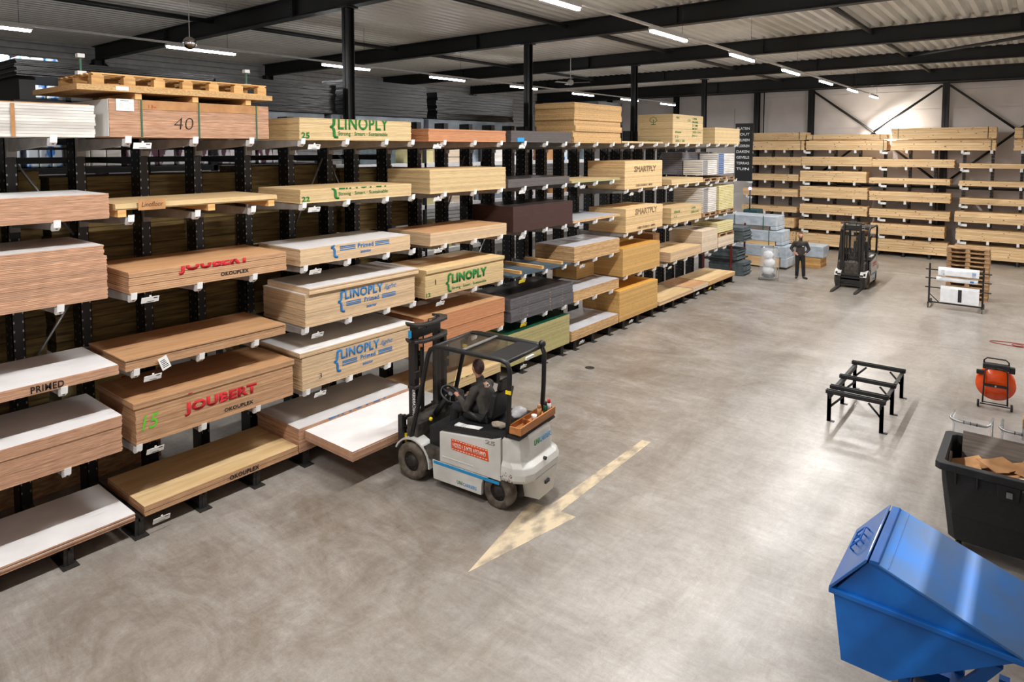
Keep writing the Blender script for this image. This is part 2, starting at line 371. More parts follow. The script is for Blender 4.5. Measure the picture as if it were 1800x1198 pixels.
for x, ys in ((-16.7, (2.7, 8.65)), (-16.7, (8.85, 14.8)), (-16.7, (15., 20.95)), (-16.7, (21.15, 27.1)), (-10., (2.7, 8.65)), (-10., (8.85, 14.8)), (-10., (15., 20.95)), (-10., (21.15, 27.1)), (-3.9, (8.85, 14.8)), (-3.9, (15., 20.95)), (-3.9, (21.15, 27.1)), (-3.9, (27.3, 33.25)), (-10., (27.3, 33.25))):
    n += 1; MB().tube((x, ys[0], 8.36), (x, ys[1], 8.36), .06).build('trim_%d' % n, BEAM, kind='structure')
n += 1; MB().tube((-3.9, 27.1, 8.36), (3.5, 21.2, 8.36), .05).build('trim_%d' % n, BEAM, kind='structure')
# far wall frame: top beam, posts, V braces
n += 1; b = MB(); b.box(-24.7, 7.8, 37.5, 37.7, 8.2, 8.5); b.build('trim_%d' % n, BEAM, kind='structure')
for x in (-22, -17.4, -12.6, -9.75, -3.75, 2.2):
    n += 1; b = MB(); icol(b, x, 37.55, 0, 8.25, .27); b.build('trim_%d' % n, BEAM, kind='structure')
for a, c in (((-9.6, 8.1), (-6.75, 5.95)), ((-3.9, 8.1), (-6.75, 5.95)), ((-3.6, 8.1), (-1.0, 5.95)), ((1.9, 8.1), (-1.0, 5.95)), ((-1.0, 5.9), (-3.75, 3.4)), ((-6.75, 5.9), (-3.8, 3.4)), ((-6.75, 5.9), (-9.7, 3.4))):
    n += 1; MB().tube((a[0], 37.45, a[1]), (c[0], 37.45, c[1]), .055).build('trim_%d' % n, BEAM, kind='structure')
n += 1; MB().tube((-12.2, 37.5, 5.), (-12.2, 37.5, 8.2), .03).build('trim_%d' % n, BEAM, kind='structure')
n += 1; MB().box(-9.7, -.6, 37.4, 37.5, 3.22, 3.32).build('trim_%d' % n, BEAM, kind='structure')
# painted marks on the floor
b = MB(); b.prism([(-5.28, 5.73), (-4.92, 7.58), (-5.17, 7.56), (-5.2, 10.4), (-5.36, 10.38), (-5.38, 7.55), (-5.66, 7.5)], 'z', 0, .002)
b.build('floor_arrow', ARROWM, label='long worn cream arrow painted on the concrete floor in front of the forklift', cat='floor marking')
MB().box(-5.2, -.2, 31.1, 31.17, 0, .003).build('floor_line', ARROWM, label='thin pale line painted across the far part of the floor', cat='floor marking')

# ------------------------------------------------------------------ ceiling lights
def lamp():
    global ld
    t = empty('tube_light', (0, 0, 7.35))
    MB().box(-.045, .045, -.8, .8, .02, .07).build('housing', TRUNK, t)
    MB().box(-.035, .035, -.78, .78, -.025, .02).build('diffuser', LAMPM, t, bev=.01)
    ld = bpy.data.lights.new('tube_lamp', 'AREA'); ld.shape = 'RECTANGLE'; ld.size = .09; ld.size_y = 1.5; ld.energy = LAMP_W; ld.color = (1, .985, .965)
    lo = bpy.data.objects.new('tube_lamp', ld); COL.objects.link(lo); lo.parent = t; lo.location = (0, 0, -.04)
    return t
l0 = lamp(); first = True
rown = ['row of lights above the aisle', 'row of lights behind the racks', 'added row of lights unseen at the right']
ordn = ['nearest', 'second', 'third', 'fourth', 'fifth', 'sixth', 'seventh', 'eighth', 'ninth']
for ri, (x, ys) in enumerate(ROWS):
    for k, y in enumerate(ys):
        t = l0 if first else copy_tree(l0); first = False
        t.location = (x, y, 7.35)
        if ri and k == 0:      # outer rows dimmed to deepen rack shade; the right one is added, unseen
            wk = ld.copy() if ri == 1 else wk.copy(); wk.energy = LAMP_W * (.5 if ri == 1 else .7)
        if ri:
            for q in bpy.data.objects:
                if q.parent == t and q.type == 'LIGHT': q.data = wk
        kk = {0: [None, None, 0, 1, 2, 3, 4, 5, 6][k], 1: k, 2: k}[ri]
        lab = 'white fluorescent tube light, %s along the %s' % (ordn[kk] if kk is not None else 'one out of sight', rown[ri])
        tag(t, lab, 'light', ['tube lights above the aisle', 'tube lights behind the racks', 'added tube lights at the right'][ri])
    rl = MB().box(x - .03, x + .03, ys[0] - .8, ys[-1] + .8, 7.425, 7.465)
    for y in ys: rl.tube((x, y + .6, 7.46), (x, y + .6, 8.5), .004, n=5, mi=1)
    rl.build('light_rail', [TRUNK, BEAM], label='long thin white rail carrying the ' + rown[ri], cat='light rail')
# floodlight that washes the far wall from behind the upper timber packs
t = empty('floodlight', (-6.1, 37.3, 5.0), label='small floodlight behind the timber packs shining up the far wall', cat='light')
MB().box(-.12, .12, -.06, .06, 0, .12).build('housing', BEAM, t, bev=.01)
MB().box(-.1, .1, -.05, .05, .121, .13).build('lens', LAMPM, t)
MB().box(-.02, .02, .04, .18, .02, .06).build('bracket', BEAM, t)
ld = bpy.data.lights.new('flood', 'AREA'); ld.size = .3; ld.energy = 230; ld.color = (1, .93, .82)
lo = bpy.data.objects.new('flood', ld); COL.objects.link(lo); lo.parent = t; lo.location = (0, -.12, .45); lo.rotation_euler = (math.radians(160), 0, 0)
# glass ball, fan
t = empty('mirror_ball', (-10.6, 5.1, 6.8), label='small round glass ball hanging from the near ceiling beam', cat='ornament')
MB().sphere((0, 0, 0), .1, sub=3).build('ball', CHROME, t); MB().tube((0, 0, .1), (0, 0, 1.5), .006, n=6).build('cord', TRUNK, t)
t = empty('ceiling_fan', (-13.2, 19.8, 7.45), label='white three-bladed ceiling fan behind the racks', cat='fan')
MB().tube((0, 0, .1), (0, 0, 1.0), .015).build('rod', TRUNK, t); MB().lathe([(.05, -.08), (.11, -.04), (.11, .06), (.04, .12)], (0, 0, 0)).build('motor', TRUNK, t)
for k in range(3):
    a = 2 * PI * k / 3 + .3
    MB(Matrix.Rotation(a, 4, 'Z') @ Matrix.Rotation(.15, 4, 'X')).box(.1, .7, -.06, .06, -.006, .006).build('blade', TRUNK, t)

# ------------------------------------------------------------------ cantilever racks along the left
LEV_A = [1.24, 2.25, 3.25, 4.26, 5.27]; LEV_B = [1.5, 2.72, 3.96, 5.28]
ARMT = -9.11; UPF = -10.78
def cantilever(name, ys, lev, label, braces, both=False):
    r = empty(name, (UPF, ys[0], 0), label=label, cat='rack'); T = rel(r)
    up0 = arm0 = base0 = None
    for y in ys:
        if up0 is None:
            b = MB()
            b.box(-.30, 0, -.07, -.062, 0, 5.72).box(-.30, 0, .062, .07, 0, 5.72).box(-.02, 0, -.07, .07, 0, 5.72).box(-.30, -.28, -.07, .07, 0, 5.72)
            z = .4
            while z < 5.2:  # pale plates stand in for brightness seen through the upright's holes
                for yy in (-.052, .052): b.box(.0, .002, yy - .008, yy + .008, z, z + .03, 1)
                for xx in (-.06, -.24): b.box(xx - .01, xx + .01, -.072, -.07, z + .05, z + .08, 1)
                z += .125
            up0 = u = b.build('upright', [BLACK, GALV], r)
            b = MB(); b.box(-.3, 1.58, -.055, .055, .2, .24).box(0, 1.58, -.012, .012, .012, .24).box(1.2, 1.66, -.09, .09, 0, .012).box(0, .5, -.06, .06, 0, .012).box(1.55, 1.57, -.055, .055, .012, .24)
            base0 = bs = b.build('base_arm', DKMETAL, r)
        else:
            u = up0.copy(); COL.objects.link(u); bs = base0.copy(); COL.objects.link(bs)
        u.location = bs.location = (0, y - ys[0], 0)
        for L in lev:
            if arm0 is None:
                b = MB(); b.prism([(0, 0), (0, -.17), (1.55, -.085), (1.63, -.04), (1.63, 0)], 'y', -.035, .035)
                b.box(-.0, .05, -.06, .06, -.24, .02)
                arm0 = a = b.build('arm', ARM, r)
                b = MB(); b.prism([(1.57, -.002), (1.55, -.09), (1.59, -.1), (1.66, -.055), (1.675, .035), (1.665, .035), (1.655, -.002)], 'y', -.037, .037); b.box(1.63, 1.64, -.01, .012, -.078, -.068, 1)
                c = b.build('end_cap', [CAP, INK], a)
            else:
                a = arm0.copy(); COL.objects.link(a); c2 = c.copy(); COL.objects.link(c2); c2.parent = a
            a.location = (0, y - ys[0], L)
    for i, j, z0, z1 in braces:
        MB(T).tube((UPF - .12, ys[i] + .08, z0), (UPF - .12, ys[j] - .08, z1), .018).build('brace', GALV, r)
    for i in range(len(ys) - 1):
        for z in (.75, 3.0):
            if ys[i + 1] - ys[i] < 1: MB(T).tube((UPF - .2, ys[i] + .07, z), (UPF - .2, ys[i + 1] - .07, z), .016).build('tie_bar', GALV, r)
    return r
def label_card(r, y, z, m=PAPER, dk=True):
    T = rel(r); b = MB(T @ Matrix.Translation((ARMT + .03, y, z)) @ Matrix.Rotation(.35, 4, 'Y')); b.box(-.003, .003, -.11, .11, -.03, .05)
    if dk: b.box(.003, .0045, .04, .09, .025, .037, 1).box(.003, .0045, -.04, .05, -.018, -.011, 1)
    b.box(-.01, .0, -.012, .012, .03, .07)
    b.build('label_card', [m, INK], r)
Y1 = [1.1, 1.93, 2.75, 3.57, 4.43, 5.26, 6.13, 6.98, 7.83, 8.46]
Y2 = [9.3, 10.18, 11.03, 11.87, 12.7, 13.5, 14.08, 14.95, 15.8]
Y3 = [16.6, 17.45, 18.38, 19.15, 19.85, 20.65, 21.5, 22.4, 23.25, 24.1, 25.05]
r1 = cantilever('cantilever_rack', Y1, LEV_A, 'black cantilever rack at the left, nearest the viewer, with grey arms and white tips',
    [(2, 3, 4.95, 3.9), (2, 3, 2.0, 3.05), (7, 8, 3.6, 4.95), (8, 9, 4.9, 3.9), (2, 3, 1.6, .6), (8, 9, 2., 3.)])
for y, z in ((3.72, 5.17), (6.3, 5.16), (3.75, 3.16), (6.28, 4.16), (6.28, 3.16), (6.3, 2.12), (3.75, 2.12), (6.33, 1.14), (3.75, 1.14)): label_card(r1, y, z)
label_card(r1, 3.8, .17)
r2 = cantilever('cantilever_rack', Y2, LEV_A, 'middle cantilever rack of the left row, holding green lettered and orange boards',
    [(0, 1, 4.9, 3.9), (2, 3, 3.6, 4.95), (4, 5, 4.9, 3.9), (3, 4, 2.0, 3.0), (1, 2, 2.0, 3.0)])
for y, z, m_ in ((9.05, 5.17, PAPER), (9.05, 4.16, PAPER), (9.05, 3.16, PAPER), (9.1, 2.12, PAPER), (11.7, 5.17, PAPER), (11.7, 4.16, PAPER), (11.7, 3.14, PAPER), (11.7, 2.15, YELC), (11.75, 1.14, YELC), (14.2, 4.16, PAPER), (14.2, 2.14, PAPER), (11.75, .18, PAPER), (14.2, .18, PAPER)): label_card(r2, y, z, m_)
r3 = cantilever('cantilever_rack', Y3, LEV_B, 'far cantilever rack of the left row with fewer, wider spaced levels',
    [(1, 2, 3.6, 4.9), (3, 4, 4.9, 3.7), (6, 7, 3.8, 4.9), (1, 2, 1.6, 2.6)])
for y, z, m_ in ((16.75, 5.17, PAPER), (16.75, 3.84, PAPER), (16.75, 2.6, PAPER), (19.3, 3.84, PAPER), (19.3, 2.6, PAPER), (19.3, 1.38, PAPER), (22.5, 3.84, PAPER), (22.5, 1.38, PAPER), (16.8, .18, PAPER), (22.55, .18, YELC), (21.5, .18, PAPER)): label_card(r3, y, z, m_)

# ------------------------------------------------------------------ boards on the racks
def stack(name, label, y0, y1, z0, z1, n, em, tm, depth=1.22, x1=FX, jit=.006, group=None, cat='board stack', gaps=(), lean=0, offs=None, rot=0):
    """one strapped or solid pack: n sheets whose edges are slightly out of line; gaps = sheet numbers with a gap under them"""
    t = (z1 - z0) / n; M = Matrix.Translation(((x1 - depth / 2), (y0 + y1) / 2, 0)) @ Matrix.Rotation(rot, 4, 'Z'); b = MB(M)
    hx, hy = depth / 2, (y1 - y0) / 2
    for i in range(n):
        dx = R.uniform(-jit, 0) + lean * i; dy = R.uniform(-jit, jit)
        if offs and i >= offs[0]: dx += offs[1]; dy += offs[2]
        g = .008 if i in gaps else .0022
        b.box(-hx + dx, hx + dx, -hy + dy, hy + dy, z0 + i * t + (g if i else 0), z0 + (i + 1) * t, 0, R.uniform(.80, 1.06), top=1 if i == n - 1 else None)
    return b.build(name, [em, tm], label=label, cat=cat, group=group)
def sheets(name, lab, y0, y1, z0, z1, n, em, tm, depth=1.22, x1=FX, jit=.01, group=None, rot=0):
    """loose countable sheets, each an object"""
    t = (z1 - z0) / n; out = []
    nm = {1: ['']}.get(n) or ['lowest'] + [['', 'second', 'third', 'fourth', 'fifth', 'sixth', 'seventh'][i] + ' from the bottom' for i in range(1, n - 1)] + ['topmost']
    for i in range(n):
        l = (nm[i] + ' ' + lab).strip()
        out.append(stack(name, l, y0, y1, z0 + i * t + .0008 * (i > 0), z0 + (i + 1) * t, 1, em, tm, depth, x1 + R.uniform(-jit, jit), 0, group, 'board', rot=rot))
    return out
def straps(p, ys, x1, x0, z0, z1, m=None):
    for y in ys:
        b = MB(rel(p)); b.box(x1 + .001, x1 + .005, y - .01, y + .01, z0 - .004, z1 + .004).box(x0, x1 + .005, y - .01, y + .01, z1 + .001, z1 + .005)
        b.build('strap', m or MATS['strap_green'], p)
mat('strap_green', (40, 96, 66), (34, 84, 58), rough=.5)
mat('strap_black', (30, 32, 30), (24, 24, 24), rough=.5)

# column at the left edge
a6 = stack('foam_board_stack', 'white plastic-wrapped foam boards on the top level at the left edge', .75, 3.21, 5.28, 5.67, 11, FOAMW, FOAMW, jit=.012)
b = MB(rel(a6)); b.box(FX - 1.2, FX - .02, .9, 3.16, 5.672, 5.682); b.build('cover_sheet', CARD, a6)
b = MB(rel(a6)); b.box(FX + .004, FX + .006, 2.35, 2.39, 5.28, 5.66); b.build('tape', CARD, a6)
stack('plywood_stack', 'thick reddish brown plywood stack, fourth shelf up at the left edge', .85, 3.33, 4.27, 4.58, 22, E_OK2, T_WHITE, jit=.004)
for k, (za, zb, nn, off) in enumerate(((3.26, 3.44, 9, 0), (3.443, 3.63, 9, 0), (3.633, 3.80, 8, 0), (3.803, 3.94, 7, -.03))):
    stack('plywood_stack', 'pinkish plywood bundle under the thick brown stack, %s' % ['lowest of four', 'second from the bottom', 'third from the bottom', 'topmost, white faced'][k], .8, 3.28 + off, za, zb, nn, E_OK2, T_WHITE, group='plywood bundles on one shelf')
a3 = stack('plywood_stack', 'white faced plywood stack with black PRIMED lettering at the left edge', .85, 3.37, 2.26, 2.385, 7, E_OK2, T_WHITE)
word(a3, 'PRIMED', 2.42, 2.28, 2.76, 2.36, INK, bold=.02)
stack('plywood_stack', 'thick white faced plywood bundle at the left edge, below the PRIMED sheets', .8, 3.38, 1.25, 1.58, 17, E_OK2, T_WHITE)
stack('plywood_stack', 'upper bundle of the white faced plywood below the PRIMED sheets', .8, 3.38, 1.584, 1.72, 7, E_OK2, T_WHITE, x1=FX + .01)
sheets('plywood_sheet', 'white plywood sheet on the lowest arms, lower left corner', .95, 3.50, .26, .365, 5, E_OK2, T_WHITE, group='white sheets on the lowest arms')
# okoume column
b6 = stack('plywood_stack', 'strapped brown plywood pack with handwritten 40 on the top level', 3.37, 5.56, 5.29, 5.77, 30, E_OK2, T_TAN, jit=.003)
b = MB(rel(b6)); b.box(FX - .002, FX + .004, 3.72, 5.40, 5.65, 5.768); b.build('cardboard_edge', CARD, b6)
b = MB(rel(b6)); b.box(FX - 1.2, FX - .01, 3.362, 3.366, 5.3, 5.765); b.build('white_end_wrap', PAPER, b6)
b = MB(rel(b6)); b.box(FX + .006, FX + .009, 3.45, 3.66, 5.62, 5.77); b.box(FX + .009, FX + .0095, 3.5, 3.6, 5.745, 5.752, 1)
for k in range(6): b.box(FX + .009, FX + .0095, 3.48, 3.48 + R.uniform(.06, .14), 5.72 - k * .015, 5.722 - k * .015, 1)
b.build('delivery_note', [PAPER, INK], b6)
straps(b6, (3.75, 4.50, 5.36), FX + .005, FX - 1.2, 5.29, 5.77)
word(b6, '40', 4.16, 5.40, 4.42, 5.56, INK, bold=-.02, shear=.1, x=FX + .001)
word(b6, '13x', 3.84, 5.67, 3.94, 5.71, RED, bold=-.015, x=FX + .004)
t = stack('chipboard_sheet', 'thick chipboard sheet lying between the brown pack and the long pallet on top', 3.02, 5.62, 5.86, 5.93, 1, E_OSB, E_OSB, depth=1.6, x1=FX + .02, cat='board')
b = MB(rel(t)); b.box(FX + .021, FX + .024, 3.45, 3.6, 5.875, 5.925); b.build('paper_label', PAPER, t)
for k, y in enumerate((3.73, 4.47, 5.25)):
    MB().box(FX - 1.2, FX - .02, y - .04, y + .04, 5.777, 5.858).build('spacer_batten', PINE2, label='short timber spacer under the chipboard sheet, %s' % ['left of three', 'middle of three', 'right of three'][k], cat='batten', group='spacers under the chipboard sheet')
def pallet(L, W, nb, deck_h=.02, hh=.12, m=PINE2, nx=3):
    """pallet, length along local x, origin at base centre; returns MB"""
    b = MB(); bh = hh - 3 * deck_h
    for j in range(3):
        y = -W / 2 + .05 + j * (W - .1) / 2
        b.box(-L / 2, L / 2, y - .05, y + .05, 0, deck_h, 0, R.uniform(.85, 1.05))
        for i in range(nb):
            x = -L / 2 + .07 + i * (L - .14) / (nb - 1); b.box(x - .07, x + .07, y - .05, y + .05, deck_h, deck_h + bh, 0, R.uniform(.8, 1.05))
    for i in range(nb):
        x = -L / 2 + .07 + i * (L - .14) / (nb - 1); b.box(x - .05, x + .05, -W / 2, W / 2, deck_h + bh, 2 * deck_h + bh, 0, R.uniform(.85, 1.05))
    k = 7
    for j in range(k):
        y = -W / 2 + j * (W - .1) / (k - 1); b.box(-L / 2, L / 2, y, y + .1, 2 * deck_h + bh, 3 * deck_h + bh, 0, R.uniform(.85, 1.05))
    return b
p = pallet(2.35, 1.15, 7, .018, .15).build('long_pallet', PINE2, label='long new pine pallet on the very top of the left rack', cat='pallet')
p.location = (FX - .6, 4.37, 5.932); p.rotation_euler = (0, 0, PI / 2)
b5 = sheets('underlay_panel', 'yellow panel above the handwritten card', 3.40, 5.67, 4.36, 4.44, 5, E_LINOY, T_PALE, group='thin yellow panels', depth=1.2, jit=.012)
for k, y in enumerate((3.48, 4.65, 5.58)):
    b = MB(); b.box(FX - 1.2, FX - .01, y - .05, y + .05, 4.27, 4.359); b.build('bearer', PINE2, label='pine bearer block under the thin yellow panels, %s' % ['left', 'middle', 'right'][k], cat='batten', group='bearers under the yellow panels')
t = MB().box(-.003, .003, -.17, .17, -.07, .07).build('cardboard_sign', CARD, label='handwritten cardboard card hanging on the thin yellow panels', cat='sign'); t.location = (FX + .03, 3.83, 4.345); t.rotation_euler = (0, .1, 0)
text('Linofloor', .27, .06, MX(.004, -.13, .045), INK, t, bold=-.01, shear=.2, name='handwriting')
b4 = stack('plywood_stack', 'tan plywood stack with cut off red JOUBERT lettering, below the thin yellow panels', 3.53, 5.81, 3.26, 3.545, 11, E_OK, T_TAN, gaps=(4, 8))
clipword(b4, 'JOUBERT', 4.16, 5.19, 3.42, 3.62, 3.42, 3.54, RED, bold=.058)
word(b4, 'OKOUPLEX', 4.75, 3.318, 5.18, 3.372, INK, bold=.03)
b3 = stack('plywood_stack', 'tan plywood stack with a slice of red lettering along its edge and a tag', 3.45, 5.77, 2.26, 2.42, 8, E_OK, T_TAN, offs=(7, .02, -.01))
clipword(b3, 'JOUBERT', 4.2, 5.18, 2.392, 2.6, 2.392, 2.418, RED, bold=.058)
b = MB(rel(b3) @ Matrix.Translation((FX + .02, 3.93, 2.26)) @ Matrix.Rotation(.35, 4, 'X')); b.box(0, .003, -.06, .06, -.08, .1)
for k in range(5): b.box(.003, .004, -.04, .02 + .006 * k, .05 - k * .025, .06 - k * .025, 1)
b.build('paper_tag', [PAPER, INK], b3)
b2 = stack('plywood_stack', 'tall tan plywood stack with full red JOUBERT lettering and a green 15', 3.55, 5.88, 1.25, 1.74, 24, E_OK, T_TAN)
word(b2, 'JOUBERT', 4.18, 1.44, 5.26, 1.63, RED, bold=.058)
word(b2, 'OKOUPLEX', 4.75, 1.325, 5.2, 1.38, INK, bold=.03)
word(b2, '15', 3.62, 1.43, 3.84, 1.62, LIME, bold=.0, shear=.25)
b2t = stack('plywood_stack', 'few plywood sheets lying on top of the red JOUBERT stack', 3.52, 5.90, 1.743, 1.82, 3, E_OK, T_TAN, x1=FX + .02)
clipword(b2t, 'JOUBERT', 4.22, 5.26, 1.745, 1.95, 1.748, 1.765, RED, bold=.058).location.x = .022
b1 = stack('plywood_stack', 'thin tan plywood stack with black OKOUPLEX lettering on the lowest arms', 3.62, 5.95, .26, .395, 5, E_OK, T_PALE, gaps=(2,))
word(b1, 'OKOUPLEX', 4.80, .285, 5.27, .355, INK, bold=.03)
# primed / linoply column
def sss(p, y0, y1, z0, z1, m=GREEN): word(p, 'Strong · Smart · Sustainable', y0, z0, y1, z1, m, bold=.004)
c6 = stack('plywood_stack', 'pale plywood stack with green LINOPLY lettering and 25 on the top level', 6.09, 8.45, 5.28, 5.63, 14, E_LINOY, T_PALE)
clipword(c6, 'LINOPLY', 6.82, 7.9, 5.455, 5.67, 5.455, 5.628, GREEN, bold=.02); sss(c6, 6.82, 7.88, 5.34, 5.425); brace(c6, 6.66, 6.82, 5.31, 5.68, GREEN, clip=(5.3, 5.628)); word(c6, '25', 6.12, 5.3, 6.27, 5.4, GREEN, bold=.03)
c5 = stack('plywood_stack', 'pale plywood stack with green 22 and faded tagline, one level under the 25 stack', 6.08, 8.44, 4.27, 4.49, 9, E_LINOY, T_PALE)
clipword(c5, 'LINOPLY', 6.82, 7.9, 4.46, 4.68, 4.46, 4.487, GREEN, bold=.02); sss(c5, 6.81, 7.87, 4.345, 4.42); brace(c5, 6.67, 6.82, 4.30, 4.67, GREEN, clip=(4.3, 4.488)); word(c5, '22', 6.11, 4.3, 6.25, 4.38, GREEN, bold=.03)
c4 = stack('plywood_stack', 'white topped plywood stack with blue Primed interior lettering and nothing above the word', 6.06, 8.40, 3.27, 3.545, 10, E_LINO, T_WHITE)
brace(c4, 6.64, 6.78, 3.32, 3.70, BLUE, clip=(3.3, 3.543)); word(c4, 'Primed', 7.19, 3.44, 7.53, 3.52, BLUE, bold=.02); word(c4, 'interior', 7.25, 3.345, 7.48, 3.40, BLUE, bold=.015)
rules(c4, 6.82, 7.14, (3.445, 3.475, 3.505), BLUE); rules(c4, 7.57, 7.89, (3.445, 3.475, 3.505), BLUE)
def primed(p, y, z, m=BLUE):
    brace(p, y, y + .14, z + .01, z + .40, m); word(p, 'LINOPLY', y + .145, z + .225, y + .975, z + .385, m, bold=.03); word(p, 'light', y + 1.0, z + .24, y + 1.29, z + .34, m, bold=.0, shear=.4)
    word(p, 'Primed', y + .555, z + .11, y + .88, z + .19, m, bold=.02); word(p, 'interior', y + .6, z + .0, y + .825, z + .055, m, bold=.015)
    rules(p, y + .17, y + .48, (z + .115, z + .145, z + .175), m); rules(p, y + .95, y + 1.27, (z + .115, z + .145, z + .175), m)
c3 = stack('plywood_stack', 'tall pale plywood stack with blue lettering on the third shelf', 6.13, 8.5, 2.26, 2.80, 30, E_LINO, T_WHITE)
primed(c3, 6.76, 2.37)
c3t = sheets('plywood_sheet', 'loose white sheet on the third shelf blue lettered stack', 6.18, 8.56, 2.802, 2.90, 4, E_LINO, T_WHITE, x1=FX + .05, group='loose sheets above the blue lettered stack')
c2 = stack('plywood_stack', 'tall pale plywood stack with blue lettering beside the mast of the near forklift', 6.05, 8.45, 1.25, 1.80, 28, E_LINO, T_WHITE)
primed(c2, 6.66, 1.37); word(c2, '3', 6.36, 1.38, 6.42, 1.46, INK, bold=-.02)
c2t = stack('plywood_stack', 'top bundle of white sheets on the blue lettered stack beside the forklift mast', 6.0, 8.47, 1.803, 1.88, 4, E_LINO, T_WHITE, x1=FX + .02)
c1 = stack('plywood_stack', 'white topped plywood stack on the lowest arms right behind the forklift load', 5.97, 8.4, .26, .655, 14, E_OK2, T_WHITE, x1=FX - .005)
clipword(c1, 'LINOPLY', 6.54, 7.85, .63, .85, .63, .652, BLUE, bold=.03).location.x = -.005
# green/orange column
stack('mdf_stack', 'orange brown board stack on the top level right of the green 25 stack', 8.90, 11.22, 5.28, 5.52, 12, E_OR, T_TAN, jit=.012)
d5 = stack('plywood_stack', 'large plain pale plywood stack, first level under the orange brown boards', 8.92, 11.21, 4.27, 4.735, 24, E_LINOY, T_PALE)
stack('plywood_stack', 'plain light tan plywood stack under the large plain pale one', 8.92, 11.24, 3.26, 3.51, 9, E_LINO, T_TAN)
d3 = stack('plywood_stack', 'pale plywood stack with complete green LINOPLY lettering and a 12', 8.78, 11.13, 2.26, 2.74, 20, E_LINOY, T_PALE)
brace(d3, 9.33, 9.49, 2.285, 2.67, GREEN); word(d3, 'LINOPLY', 9.5, 2.45, 10.57, 2.645, GREEN, bold=.058); sss(d3, 9.5, 10.55, 2.31, 2.385); word(d3, '12', 8.8, 2.29, 8.91, 2.37, GREEN, bold=.03)
word(d3, '1', 9.04, 2.5, 9.06, 2.6, INK, bold=-.02)
stack('plywood_stack', 'loose top sheets on the green LINOPLY stack', 8.78, 11.13, 2.742, 2.81, 3, E_LINOY, T_PALE, x1=FX + .03)
stack('mdf_stack', 'lower bundle of orange boards behind the near forklift roof', 8.72, 11.15, 1.25, 1.56, 18, E_OR, T_TAN, jit=.004)
stack('mdf_stack', 'upper bundle of orange boards behind the near forklift roof', 8.72, 11.16, 1.568, 1.88, 17, E_OR, T_TAN, jit=.004, x1=FX + .01)
d1 = stack('plywood_stack', 'pale plywood stack on the lowest arms behind the driver', 8.75, 11.03, .25, .45, 7, E_LINOY, T_PALE, gaps=(3,))
clipword(d1, 'LINOPLY', 9.4, 10.55, .43, .6, .43, .449, GREEN, bold=.02)
# dark column
e6 = stack('board_stack', 'dark charcoal board stack on the top level with a light blue sticker', 11.40, 13.78, 5.28, 5.535, 12, E_DKG, T_DARK, jit=.004)
b = MB(rel(e6)); b.box(FX + .002, FX + .005, 11.62, 11.86, 5.29, 5.38); b.build('sticker', SKYB, e6)
stack('board_stack', 'thin dark brown board stack under the charcoal top stack', 11.30, 13.70, 4.275, 4.46, 6, E_DKG, T_DARK)
stack('board_stack', 'big solid dark brown board stack in the middle of the left racks', 11.47, 13.85, 3.27, 3.845, 30, E_DKB, T_DARK, jit=.003)
e3 = stack('panel', 'thin blue grey panel with three wooden battens lying on it', 11.43, 13.77, 2.26, 2.30, 1, T_BLUE, T_BLUE, cat='board', x1=FX + .02)
for k, y in enumerate((11.75, 12.6, 13.4)):
    MB().box(FX - 1.15, FX - .0, y - .04, y + .04, 2.301, 2.37).build('batten', PINE2, label='short wooden batten on the blue grey panel, %s of three' % ['left', 'middle', 'right'][k], cat='batten', group='battens on the blue grey panel')
e2 = stack('board_stack', 'tall slate grey board stack with orange scuffs above the green topped one', 11.39, 13.9, 1.25, 1.79, 9, E_SLATE, T_DARK, jit=.015)
b = MB(rel(e2))
for y in (11.72, 12.0, 12.9, 13.42):
    for k in range(6): b.box(FX + .001, FX + .003, y + R.uniform(-.02, .02), y + .012, 1.3 + k * .075, 1.33 + k * .075)
b.build('scuff_marks', E_OR, e2)
stack('board_stack', 'green topped moisture resistant chipboard stack behind the rear of the near forklift', 11.28, 13.74, .26, 1.0, 22, E_GRN, T_GREEN, jit=.003)
# osb column
for k in range(7):
    h = 1.01 / 7
    stack('osb_bundle', 'OSB bundle in the high top level stack, %s' % (['lowest'] + [s + ' from the bottom' for s in ('second', 'third', 'fourth', 'fifth', 'sixth')] + ['topmost'])[k], 13.9 - R.uniform(-.03, .03), 16.24, 5.28 + k * h, 5.28 + (k + 1) * h - .003, 7, E_OSB, E_OSB, x1=FX + R.uniform(-.02, .03), group='OSB bundles of the high stack')
sheets('green_edged_sheet', 'thin pale sheet with greenish edge, single, right of the thin dark stack', 13.80, 16.2, 4.275, 4.335, 1, E_GRN, T_PALE)
sheets('white_sheet', 'single thin white board right of the big dark brown stack', 13.90, 16.25, 3.265, 3.325, 1, E_CHIP, T_GREY)
stack('melamine_stack', 'grey topped chipboard stack with striped edge, third level', 13.94, 16.22, 2.26, 2.66, 14, E_CHIP, T_GREY, gaps=range(1, 14))
stack('melamine_stack', 'grey topped chipboard stack on the second level right of the slate grey one', 13.93, 16.21, 1.25, 1.53, 9, E_CHIP, T_GREY, gaps=range(1, 9))
stack('melamine_stack', 'grey topped chipboard stack on the lowest arms beside the green topped one', 13.84, 16.2, .26, .52, 8, E_CHIP, T_GREY, gaps=range(1, 8))
